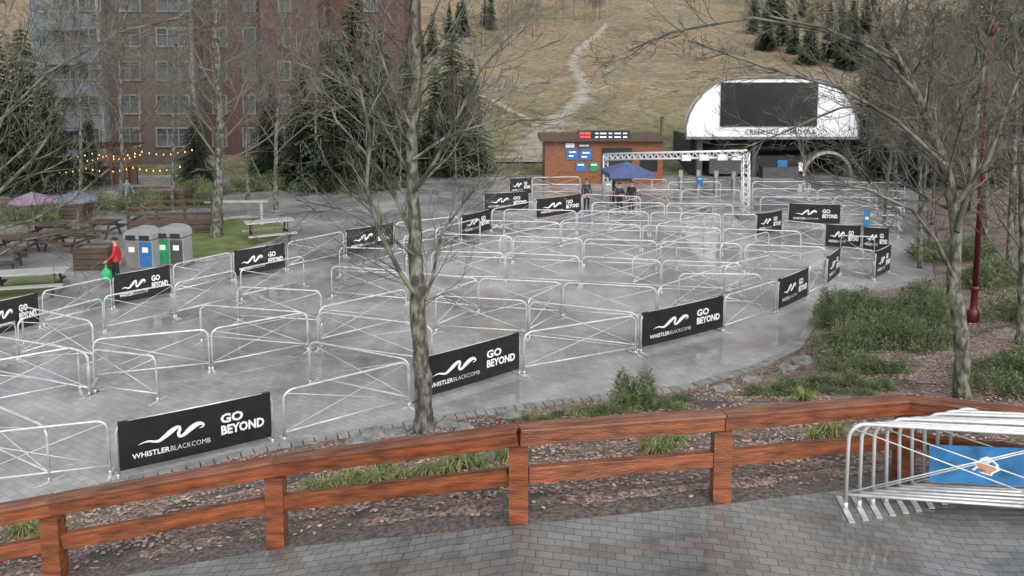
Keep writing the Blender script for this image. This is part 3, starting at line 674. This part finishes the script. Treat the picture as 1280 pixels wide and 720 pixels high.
# hotel
hotel=empty('hotel_building',(0,0,0),0,'multi-storey hotel with blue-grey siding, red-brown shingles and balconies','building')
wallbox(hotel,'wall','bluegrey',48,132,60,-.5,17,14)
wallbox(hotel,'wall','brick',132.5,246,61,-.5,18,14)
wallbox(hotel,'wall','redshing',246.5,330,63.5,-.5,17,12)
wallbox(hotel,'wall','redshing',330.5,402,62,-.5,18,14)
wallbox(hotel,'wall','redshing',402.5,508,66,-.5,17,12)
wallbox(hotel,'corner_trim','wtrim',129,132.8,59.9,-.4,16.9,.3)
wallbox(hotel,'corner_trim','wtrim',243,246.6,60.9,-.4,17.9,.3)
mb=MB(); 
a=at_y(40,200,58); b=at_y(255,200,58); mb.box(((a.x+b.x)/2,66,18.3),(b.x-a.x,17,.4)); mb.obj('roof',M['redroof'],hotel)
for y0 in(-10,34,76,118,159):
    for x0,x1,Y in((98,126,60),(66,88,60),(150,176,61),(196,238,61),(266,284,63.5),(304,320,63.5),(348,364,62),(455,472,66)):
        window(hotel,Y,x0,y0,x1,y0+25,3 if x1-x0>40 else 2)
for y0 in(15,58,99,141):
    a=at_y(46,y0+20,58.6); b=at_y(94,y0,58.6)
    mb=MB(); mb.box(((a.x+b.x)/2,59.2,a.z-.08),(b.x-a.x,1.5,.16)); bal=mb.obj('balcony',M['bluegrey'],hotel)
    mb=MB(); mb.box(((a.x+b.x)/2,58.5,b.z),(b.x-a.x,.08,.08)); mb.box(((a.x+b.x)/2,58.5,a.z+.15),(b.x-a.x,.06,.06))
    n=16
    for k in range(n+1): mb.box((a.x+(b.x-a.x)*k/n,58.5,(a.z+b.z)/2+.05),(.04,.04,b.z-a.z-.1))
    mb.obj('railing',M['wtrim'],bal)
# patio with string lights
pat=empty('patio_pavilion',(0,0,0),0,'long timber patio screen with roof beams and posts below the hotel','pavilion')
PY=53.5
a=at_y(-60,225,PY); b=at_y(172,225,PY)
mb=MB(); mb.box(((a.x+b.x)/2,PY,.6),(b.x-a.x,.2,1.2)); mb.obj('wall',M['brownwood'],pat)
for k in range(12):
    mb=MB(); mb.box((a.x+(b.x-a.x)*(k+.5)/12,PY-.3,1.2),(.14,.16,2.4)); mb.obj('post',M['patwood'],pat)
mb=MB(); mb.box(((a.x+b.x)/2,PY-.3,2.5),(b.x-a.x+.5,.2,.16)); mb.obj('roof_beam',M['patwood'],pat)
for k in range(34):
    mb=MB(); mb.box((a.x+(b.x-a.x)*(k+.5)/34,PY+.4,2.66),(.1,2.4,.12)); mb.obj('rafter',M['brownwood'],pat)
mb=MB(); mb.box(((a.x+b.x)/2,PY-.38,1.75),(b.x-a.x-.4,.06,.5)); mb.obj('panel',M['patwood'],pat)
for (x0,y0,x1,y1,Y) in((-10,203,175,193,52),(-10,196,240,187,51),(-10,212,225,208,50)):
    a=at_y(x0,y0,Y); b=at_y(x1,y1,Y); mb=MB(); pts=[]; n=28
    for k in range(n+1):
        t=k/n; p=a.lerp(b,t); p.z-=.22*math.sin(math.pi*((t*4)%1)); pts.append(p)
    mb.tube(pts,.012,4); e=mb.obj('string_lights',M['dark']); tag(e,'string of warm glowing bulbs strung above the patio','string lights','string lights')
    for p in pts:
        mb=MB(); mb.tube([Vector((0,0,.02)),Vector((0,0,-.04)),Vector((0,0,-.09))],[.015,.035,.015],6); mb.obj('bulb',M['bulb'],e,p)
# umbrellas
for px,py,mt,lb in((43,292,'purple','low purple-striped patio umbrella'),(98,290,'slate','slate blue patio umbrella')):
    b=hit(px,py); e=empty('patio_umbrella',b,0,lb+' open over a table on the patio','umbrella')
    mb=MB(); mb.tube([(0,0,0),(0,0,.07),(0,0,.08),(0,0,1.95)],[.3,.3,.03,.03],10); mb.obj('pole',M['dsteel'],e)
    mb=MB(); n=8; vs=[(0,0,2.0)]; 
    for r,z in((.5,1.82),(1.0,1.6)):
        for k in range(n): vs.append((r*math.cos(k*math.pi/4),r*math.sin(k*math.pi/4),z))
    for k in range(n): vs.append((1.0*math.cos(k*math.pi/4),1.0*math.sin(k*math.pi/4),1.5))
    fs=[(0,1+k,1+(k+1)%n) for k in range(n)]+[(1+k,9+k,9+(k+1)%n,1+(k+1)%n) for k in range(n)]+[(9+k,17+k,17+(k+1)%n,9+(k+1)%n) for k in range(n)]
    mb.add(vs,fs); mb.obj('canopy',M[mt],e)
# picnic tables
def picnic(p,rz,L=2.0,h=.78,label='wet wooden picnic table with attached benches on the plaza',mt='greywood'):
    e=empty('picnic_table',p,rz,label,'picnic table','picnic tables')
    mb=MB()
    for k in range(5): mb.box((0,-.32+k*.16,h),(L,.145,.05))
    mb.obj('table_top',M[mt],e)
    for s in(-1,1):
        mb=MB()
        for k in(0,1): mb.box((0,s*(.68+k*.15),.45),(L,.14,.05))
        mb.obj('seat',M[mt],e)
        mb=MB(); x=s*L*.36
        mb.beam((x,-.25,h-.03),(x,-.62,0),.05,.1); mb.beam((x,.25,h-.03),(x,.62,0),.05,.1); mb.beam((x+.05,-.84,.4),(x+.05,.84,.4),.05,.1)
        mb.obj('leg',M['brownwood'],e)
picnic(hit(337,302),.5,2.1,.95,'pale wooden picnic table with tall legs beside the lawn kerb')
picnic(hit(35,368),.25,2.6,.8,'pale wet picnic table standing beside the grass strip')
picnic(hit(20,318),.1,1.8,.75,mt='brownwood'); picnic(hit(85,312),-.2,1.8,.75,mt='brownwood'); picnic(hit(-5,338),.3,mt='brownwood'); picnic(hit(60,300),.1,1.8,.75,mt='brownwood'); picnic(hit(125,296),-.1,1.8,.75,mt='brownwood')
b=hit(297,283); e=empty('standing_table',b,0.05,'long pale plank counter standing on timber posts','table')
mb=MB(); mb.box((0,0,1.25),(3.0,.35,.07)); mb.obj('counter_top',M['greywood'],e)
for s in(-1,1): 
    mb=MB(); mb.box((s*1.2,0,.61),(.12,.12,1.22)); mb.obj('leg',M['greywood'],e)
def planter(p,L,W,h,rz,label,bushes=True):
    e=empty('timber_planter',p,rz,label,'planter','timber planters')
    mb=MB(); n=max(2,int(h/.2))
    for k in range(n): 
        z=(k+.5)*h/n
        for s in(-1,1): mb.box((0,s*W/2,z),(L,.08,h/n-.02)); mb.box((s*(L/2+.002),0,z),(.08,W-.08,h/n-.02))
    mb.obj('wall',M['brownwood'],e); mb=MB(); mb.box((0,0,h-.12),(L-.08,W-.08,.06)); mb.obj('soil',M['bed'],e)
planter(hit(222,290),3.8,1.6,.75,.1,'dark timber retaining planter beside the recycling bins')
planter(hit(200,258),3.4,1.6,1.0,.0,'tall dark timber planter in front of the patio')
planter(hit(120,335),1.3,.8,.9,.1,'small reddish timber planter box by the bins')
planter(hit(40,272),6.0,1.2,.9,.0,'long dark timber planter edging the patio')
b=hit(222,288)
e=empty('timber_railing',b,.1,'horizontal timber railing around the raised planter','railing')
for k in range(4):
    mb=MB(); mb.box((-1.9+k*1.27,-.95,.85),(.12,.12,1.7)); mb.obj('post',M['brownwood'],e)
for z in(1.0,1.3,1.6):
    mb=MB(); mb.box((0,-1.03,z),(4.0,.05,.11)); mb.obj('rail',M['brownwood'],e)
for px,py,k,s in((185,262,0,1.6),(230,258,1,1.6),(60,275,0,1.2),(20,277,1,1.3),(130,262,0,1.3),(395,238,1,1.5),(340,236,0,1.4),(300,240,1,1.6),(430,238,0,1.4),(250,245,0,1.5),(470,238,1,1.4),(222,284,1,1.0)):
    o=mk('shrub',SM[k],None,hit(px,py)); o.scale=(s,s,s*1.1); tag(o,'dark green shrub in front of the hotel patio','shrub','patio shrubs')
# ---------------------------------------------------------------- recycling bins
def bin_(px,py,cols,label,dark):
    b=hit(px,py); e=empty('recycling_bin',b,-.12,label,'recycling bin','recycling bins')
    w,d,h=1.14,.7,1.1; mb=MB(); mb.box((0,0,h/2+.05),(w,d,h)); mb.box((0,0,.03),(w-.1,d-.1,.06)); o=mb.obj('body',M['binbody'],e)
    bv=o.modifiers.new('b','BEVEL'); bv.width=.04; bv.segments=3
    mb=MB(); n=12; vs=[]
    for y in(-d/2-.06,d/2):
        for k in range(n+1):
            a=math.pi*k/n; vs.append((-math.cos(a)*(w/2+.02),y,h+.1+math.sin(a)**.6*.42))
    fs=[(k,k+1,n+2+k,n+1+k) for k in range(n)]+[tuple(range(n,-1,-1)),tuple(range(n+1,2*n+2))]
    mb.add(vs,fs); mb.obj('hood',M['binbody'],e)
    for s,c in zip((-1,1),cols):
        mb=MB(); mb.box((s*.28,-d/2-.012,.60),(.5,.02,.96)); dr=mb.obj('door',M[c],e)
        mb=MB(); mb.box((s*.28,-d/2-.028,.78),(.24,.008,.2)); mb.obj('label_panel',M['white'],dr)
        mb=MB(); mb.box((s*.28,-d/2-.075,1.26),(.4,.02,.18)); mb.obj('opening',M['dark'],e)
bin_(181,334,('conc','blue'),'grey double recycling bin with a blue door panel',False)
bin_(219,331,('green','bindark'),'grey double recycling bin with green door panel and arched hood',True)
# ---------------------------------------------------------------- ski hut
HY=53.5
hut=empty('ticket_hut',(0,0,0),0,'orange-brown timber ticket hut with flat dark roof and sign boards','hut')
a=at_y(681,228,HY); b=at_y(829,176,HY)
mb=MB(); mb.box(((a.x+b.x)/2,HY+2.2,b.z/2),(b.x-a.x,4.4,b.z)); 
for k in range(1,16): mb.box(((a.x+b.x)/2,HY-.008,b.z*k/16),(b.x-a.x,.02,.03))
mb.obj('wall',M['hutwood'],hut)
mb=MB(); mb.box(((a.x+b.x)/2,HY+2.1,b.z+.1),(b.x-a.x+.7,5.2,.2)); mb.obj('roof',M['brownwood'],hut)
def panel(parent,Y,x0,y0,x1,y1,mt,name,th=.04):
    a=at_y(x0,y1,Y); b=at_y(x1,y0,Y); mb=MB(); mb.box((0,0,0),(b.x-a.x,th,b.z-a.z)); return mb.obj(name,M[mt],parent,(a+b)/2)
panel(hut,HY-.05,752,185,790,226,'dark','door')
for x0,y0,x1,y1,c,inner in ((708,186,723,200,'blue',((711,189,720,191),(711,194,717,196))),(724.5,186,740,200,'blue',((728,190,737,192),(727,195,734,197))),(720,203,733,214,'blue',((722,205,730,207),)),(737,203,748,214,'green',((739,205,746,207),)),(707,179,718,184.5,'white',()),(722,179,738,184.5,'bindark',((724,181,736,183),))):
    n=panel(hut,HY-.05,x0,y0,x1,y1,c,'notice_board')
    for q in inner:
        a=at_y(q[0],q[3],HY-.09); b=at_y(q[2],q[1],HY-.09); mb=MB(); c_=(a+b)/2-n.location; mb.box(c_,(b.x-a.x,.01,b.z-a.z)); mb.obj('marking',M['white'],n)
panel(hut,HY-.05,800,195,822,214,'glass','window')
sb=panel(hut,HY-.3,722,163,787,175,'dark','display_board',.15)
panel(hut,HY-.385,723,164,739,174,'redroof','display_panel',.01); panel(hut,HY-.385,742,164,786,174,'navy','display_panel',.01)
for i,(x0,x1,c) in enumerate(((725,730,'led'),(731,738,'led'),(744,748,'ledw'),(750,758,'ledw'),(761,765,'ledw'),(768,776,'ledw'),(779,784,'ledw'))):
    for j in range(2): panel(hut,HY-.40,x0,166+j*4.5,x1,167.6+j*4.5,c,'display_text',.01)
e=empty('utility_pole',hit(826,226),0,'dark slender pole beside the ticket hut','pole')
mb=MB(); mb.tube([(0,0,0),(0,0,4.4)],.11,10); mb.box((0,0,4.42),(.3,.3,.05)); mb.obj('pole',M['brownwood'],e)
b=hit(783,256); e=empty('canopy_tent',b,.1,'small blue pop-up canopy on four legs by the queue entrance','tent')
for i in(-1,1):
    for j in(-1,1):
        mb=MB(); mb.tube([(i*1.15,j*1.15,0),(i*1.15,j*1.15,1.9)],.025,6); mb.obj('leg',M['dsteel'],e)
mb=MB(); q=1.25; vs=[(-q,-q,1.95),(q,-q,1.95),(q,q,1.95),(-q,q,1.95),(0,0,2.5),(-q,-q,1.7),(q,-q,1.7),(q,q,1.7),(-q,q,1.7)]
mb.add(vs,[(0,1,4),(1,2,4),(2,3,4),(3,0,4),(5,6,1,0),(6,7,2,1),(7,8,3,2),(8,5,0,3)]); mb.obj('canopy',M['tent'],e)
# ---------------------------------------------------------------- truss gantry
R=hit(932,272); Lp=hit(757,247)
e=empty('truss_gantry',(0,0,0),0,'silver aluminium box-truss gantry spanning the queue entrance','gantry')
def truss(p0,p1,w,nm,n,cr=.04,brr=.022):
    mb=MB(); d=(p1-p0); L=d.length; d.normalize(); up=Vector((0,0,1)) if abs(d.z)<.9 else Vector((0,1,0)); s=d.cross(up).normalized(); u=s.cross(d)
    cs=[p0+s*a*w/2+u*b*w/2 for a,b in((-1,-1),(1,-1),(1,1),(-1,1))]
    for c in cs: mb.tube([c,c+d*L],cr,6)
    for f in range(4):
        c0,c1=cs[f],cs[(f+1)%4]
        for k in range(n):
            a=c0 if k%2 else c1; b=c1 if k%2 else c0
            mb.tube([a+d*L*k/n,b+d*L*(k+1)/n],brr,4,False)
    return mb.obj(nm,M['shell'],e)
rt=at_y(932,190,R.y); lt=at_y(757,194,Lp.y)
truss(R,rt,.32,'post',14); truss(Lp,lt,.26,'post',12,.03,.018); truss(lt+Vector((0,0,-.1)),rt+Vector((0,0,-.1)),.34,'beam',44,.055,.03)
for t in(.6,.72,.84,.93):
    p=lt.lerp(rt,t)+Vector((0,-.4,-.2)); mb=MB(); mb.box(p,(.5,.3,.3)); mb.obj('light_unit',M['shell'],e)  # white light housings mounted on the gantry beam, modelled without emission
mb=MB(); mb.box(R+Vector((0,0,.06)),(.9,.9,.1)); mb.obj('base_plate',M['conc'],e)
# ---------------------------------------------------------------- gondola station
GY=56.5
g=empty('gondola_station',(0,0,0),0,'white arched gondola station with black glazed front and open loading bay','building')
prof=[(857,171),(857,158),(861,143),(869,128),(880,115),(893,105),(907,99.5),(925,97.5),(960,97),(1005,97),(1025,98.5),(1041,104),(1054,114),(1064,128),(1070,144),(1073,158),(1073,171)]
A=[at_y(x,y,GY) for x,y in prof]; n=len(A); mb=MB()
cx=(A[0].x+A[-1].x)/2+2.0; zb=A[0].z
B_=[Vector((cx+(p.x-cx)*.8,GY+8,zb+(p.z-zb)*.8)) for p in A]
vs=[tuple(p) for p in A]+[tuple(p) for p in B_]
mb.add(vs,[tuple(range(n)),tuple(range(2*n-1,n-1,-1))]); mb.add(vs,[(k,k+1,n+k+1,n+k) for k in range(n-1)]+[(n-1,0,n,2*n-1)],True)
mb.obj('roof_shell',M['shell'],g)
mb=MB(); mb.tube([p+Vector((0,-.08,0)) for p in A],.07,6); mb.obj('edge_trim',M['conc'],g)
panel(g,GY-.06,900,103,1023,158,'glass','glazing',.08)
panel(g,GY-.2,857,171,1073,174,'conc','fascia',.3)
c=at_y(976,168,GY-.1); mb=MB(); put_text(mb,'CREEKSIDE GONDOLA',.52,c.x,c.z,GY-.05,0.0,width=5.0,spacing=1.1); mb.obj('lettering',M['dark'],g)
zb-=.15
for x0,x1,nm in((871,878,'column'),(940,945,'column'),(1055,1062,'column')):
    a=at_y(x0,200,GY+.5); b=at_y(x1,200,GY+.5); mb=MB(); mb.box(((a.x+b.x)/2,GY+1,zb/2),(b.x-a.x,1.0,zb-.01)); mb.obj(nm,M['bindark'],g)
mb=MB(); a=A[0].x; b=A[-1].x; mb.box(((a+b)/2+.3,GY+5,zb/2+.1),(b-a-1.5,.3,zb-.1)); mb.obj('rear_wall',M['bay'],g)
for s,x in((1,a+.8),(-1,b-.8)):
    mb=MB(); mb.box((x,GY+4.6,zb/2),(.3,6,zb-.02)); mb.obj('side_wall',M['bay'],g)
mb=MB(); q=at_y(948,203,GY+2.6)
mb.tube([q+Vector((-4,0,1.1)),q+Vector((4.6,0,1.1))],.22,10); mb.box(q+Vector((1,0,.1)),(5.4,.8,.9)); mb.box(q+Vector((-.2,0,-1.2)),(1.2,.7,2.0)); mb.box(q+Vector((2.4,0,-1.2)),(1.4,.7,2.0)); mb.box(q+Vector((-3.2,0,-.9)),(1.8,.8,1.8)); mb.obj('drive_machinery',M['bindark'],g)
c0=at_y(1034,232,GY+.3); mb=MB(); vs=[];rad=1.8
for k in range(13):
    a=math.pi*k/12
    for r in(rad,rad-.2): vs.append((c0.x-math.cos(a)*r,GY+.3,math.sin(a)*r*1.0+.1))
vs2=[(x,y+1.2,z) for x,y,z in vs]
mb.add(vs+vs2,[(2*k,2*k+1,2*k+3,2*k+2) for k in range(12)]+[(2*k,2*k+2,26+2*k+2,26+2*k) for k in range(12)]+[(2*k+1,26+2*k+1,26+2*k+3,2*k+3) for k in range(12)]); mb.obj('archway',M['dsteel'],g)
panel(g,GY+.2,972,200,984,209,'blue','notice_board'); panel(g,GY+.2,998,203,1004,214,'white','notice_board'); panel(g,GY+1.2,884,192,930,216,'bindark','cabin_wall',1.2); panel(g,GY+.5,950,208,995,226,'bindark','operator_booth',1.2)
for k,(px,py) in enumerate(((850,240),(872,240),(894,241),(916,242))):
    b=hit(px,py); e=empty('ticket_gate',b,0,'slim grey ticket gate post with scanner at the queue entrance','ticket gate','ticket gates')
    mb=MB(); mb.box((0,0,.5),(.14,.5,1.0)); mb.box((0,-.1,1.2),(.24,.12,.4)); mb.obj('post',M['binbody'],e); mb=MB(); mb.tube([(.08,0,.8),(.75,0,.8)],.025,6); mb.obj('arm',M['dsteel'],e)
def board_sign(px,py,h,w,bh,mt,label):
    b=hit(px,py); e=empty('sign',b,0,label,'sign'); mb=MB(); mb.tube([(0,0,0),(0,0,h)],.03,6); mb.obj('post',M['dsteel'],e)
    mb=MB(); mb.box((0,-.05,h-bh/2),(w,.03,bh)); o=mb.obj('board',M[mt],e)
    if mt!='white': mb=MB(); mb.box((0,-.07,h-bh*.3),(w*.6,.008,bh*.1)); mb.obj('marking',M['white'],o)
board_sign(1081,312,1.75,.26,1.2,'lblue','narrow blue upright queue sign beside a banner barrier')
board_sign(874,252,1.5,.35,.5,'blue','small blue queue sign by the gantry')
board_sign(760,262,1.6,.4,.6,'binbody','grey information board by the queue entrance')
# ---------------------------------------------------------------- people
def person(p,rz,jacket,trousers,label,pose,hat='navy',bag=False):
    V=[];E=[];Rr=[]
    def v(co,r,par=None):
        V.append(co);Rr.append(r if isinstance(r,tuple) else (r,r))
        if par is not None: E.append((par,len(V)-1))
        return len(V)-1
    pel=v((0,0,.95),(.155,.12)); wa=v((0,0,1.1),(.15,.115),pel); ch=v((0,-.01,1.28),(.17,.125),wa); uc=v((0,0,1.40),(.14,.10),ch)
    nk=v((0,-.01,1.49),.055,uc); hb=v((0,-.02,1.555),.068,nk); hm=v((0,-.025,1.63),(.08,.095),hb); ht=v((0,-.015,1.71),(.065,.075),hm)
    v((0,-.125,1.615),.014,hm)
    for s in(-1,1):
        q=pose['l' if s<0 else 'r']
        sh=v((s*.165,0,1.40),.072,uc); el=v((s*q[0][0],q[0][1],q[0][2]),.052,sh); wr=v((s*q[1][0],q[1][1],q[1][2]),.034,el)
        W=Vector((s*q[1][0],q[1][1],q[1][2])); D=(W-Vector((s*q[0][0],q[0][1],q[0][2]))).normalized()
        pm=v(tuple(W+D*.07),(.038,.022),wr)
        sd=D.cross(Vector((s,0,0))); sd=sd.normalized() if sd.length>.1 else Vector((0,1,0)); cu=Vector((-s*.4,0,0))
        for k,fl in enumerate((.065,.075,.07,.055)):
            r0=W+D*.085+sd*(k-1.5)*.02; a=v(tuple(r0),.009,pm); b_=v(tuple(r0+D*fl*.6+cu*.01),.0085,a); v(tuple(r0+D*fl+cu*.06),.008,b_)
        a=v(tuple(W+D*.045-sd*.04),.011,pm); v(tuple(W+D*.085-sd*.055+cu*.03),.009,a)
        lg=pose['ll' if s<0 else 'rl']
        hp=v((s*.09,0,.88),.1,pel); kn=v((s*.1,lg[0],.49),.068,hp); an=v((s*.1,lg[1],.1),.05,kn); v((s*.11,lg[1]-.15,.05),(.045,.04),an)
    me=bpy.data.meshes.new('person'); me.from_pydata(V,E,[]); o=bpy.data.objects.new('person',me); COL.objects.link(o)
    md=o.modifiers.new('s','SKIN'); md.use_smooth_shade=True
    for i,r in enumerate(Rr): me.skin_vertices[0].data[i].radius=r
    me.skin_vertices[0].data[0].use_root=True
    sb=o.modifiers.new('u','SUBSURF'); sb.levels=2; sb.render_levels=2
    bpy.context.view_layer.update()
    m2=bpy.data.meshes.new_from_object(o.evaluated_get(bpy.context.evaluated_depsgraph_get()))
    bpy.data.objects.remove(o); m2.name='person_body'
    m2.materials.clear()
    for x in(jacket,trousers,'skin','black'): m2.materials.append(M[x])
    wr=[Vector((s*pose[k][1][0],pose[k][1][1],pose[k][1][2])) for s,k in((-1,'l'),(1,'r'))]; el=[Vector((s*pose[k][0][0],pose[k][0][1],pose[k][0][2])) for s,k in((-1,'l'),(1,'r'))]
    for pl in m2.polygons:
        c=pl.center; k=0
        if c.z<.13: k=3
        elif c.z<.9 and abs(c.x)<.21: k=1
        if c.z>1.475: k=2
        for w,e_ in zip(wr,el):
            D=(w-e_).normalized()
            if (c-w).dot(D)>0.0 and (c-w).length<.25: k=2
        pl.material_index=k; pl.use_smooth=True
    b=mk('person',m2,None,p); b.rotation_euler=(0,0,rz); tag(b,label,'person')
    mb=MB()
    n=10
    vs=[(0,.0,1.785)]
    for r,z,oy in((.07,1.765,0),(.1,1.71,0),(.108,1.665,.01)):
        for k in range(n): a=2*math.pi*k/n; vs.append((r*.9*math.cos(a),r*1.1*math.sin(a)-.02+oy,z+(.0 if math.sin(a)>-.3 else .015)))
    fs=[(0,1+k,1+(k+1)%n) for k in range(n)]
    for j in(0,1): fs+=[(1+j*n+k,1+(j+1)*n+k,1+(j+1)*n+(k+1)%n,1+j*n+(k+1)%n) for k in range(n)]
    mb.add(vs,fs,True); mb.obj('knit_hat',M[hat],b)
    mb=MB()
    for s in(-1,1): mb.tube([(s*.032,-.112,1.645),(s*.032,-.122,1.645)],[.010,.006],8)
    mb.box((0,-.112,1.583),(.045,.012,.008)); mb.obj('face_detail',M['dark'],b)
    return b
stand={'l':((.25,.02,1.13),(.26,-.1,.90)),'r':((.25,.02,1.13),(.24,-.16,.92)),'ll':(-.02,.02),'rl':(-.04,.0)}
walk={'l':((.24,.1,1.14),(.26,.08,.88)),'r':((.24,-.06,1.13),(.24,-.26,.98)),'ll':(-.14,-.12),'rl':(.05,.26)}
arms={'l':((.26,-.02,1.14),(.08,-.24,1.12)),'r':((.26,-.02,1.14),(.1,-.26,1.08)),'ll':(-.02,.0),'rl':(-.04,.02)}
pp=person(hit(147,357),-1.3,'red','black','person in a red jacket and dark trousers carrying a green bag',walk,'black')
mb=MB(); mb.tube([(0,0,0),(0,0,.1),(0,0,.35),(0,0,.5),(0,0,.6)],[.12,.2,.17,.03,.02],10)
o=mb.obj('carrier_bag',M['bag'],None,hit(131,360)+Vector((.08,0,.25))); tag(o,'bulging green carrier bag held beside a person in red','bag')
person(hit(733,263),.2,'navy','black','person in a dark jacket standing by the queue entrance',stand)
person(hit(774,269),.4,'navy','black','person in dark winter clothing with hands held together',arms)
person(hit(789,267),-.5,'black','black','person in black jacket standing beside a companion',stand)
person(hit(765,258),.9,'navy','black','person in dark clothing waiting under the blue canopy',stand,'black')
person(hit(160,262),.9,'slate','black','person in a grey jacket walking past the patio',walk,'black')
# ---------------------------------------------------------------- light, world, camera
w=bpy.data.worlds.new('World'); scn.world=w; w.use_nodes=True; nt=w.node_tree
bg=nt.nodes['Background']; sky=nt.nodes.new('ShaderNodeTexSky'); sky.sky_type='NISHITA'; sky.sun_disc=False
sky.sun_elevation=math.radians(38); sky.sun_rotation=math.radians(150); sky.air_density=1.0; sky.dust_density=4.0
hs=nt.nodes.new('ShaderNodeHueSaturation'); hs.inputs['Saturation'].default_value=0.22; hs.inputs['Value'].default_value=1.5
nt.links.new(sky.outputs[0],hs.inputs['Color']); nt.links.new(hs.outputs[0],bg.inputs['Color']); bg.inputs['Strength'].default_value=0.15
sl=bpy.data.lights.new('sun','SUN'); sl.energy=0.9; sl.angle=math.radians(35); sl.color=(1,.98,.96)
so=mk('sun',sl); so.rotation_euler=(math.radians(52),0,math.radians(-30+0)); so.location=(0,0,40)
cd=bpy.data.cameras.new('camera'); cd.sensor_width=36; cd.lens=36*F/1280; cd.clip_end=2000; cd.clip_start=.1; cd.shift_y=-(360-CY)/1280
co=mk('camera',cd,None,(0,0,H)); co.rotation_euler=(math.radians(90)-TH,0,0); scn.camera=co
scn.view_settings.view_transform='Standard'; scn.view_settings.look='None'; scn.view_settings.exposure=0
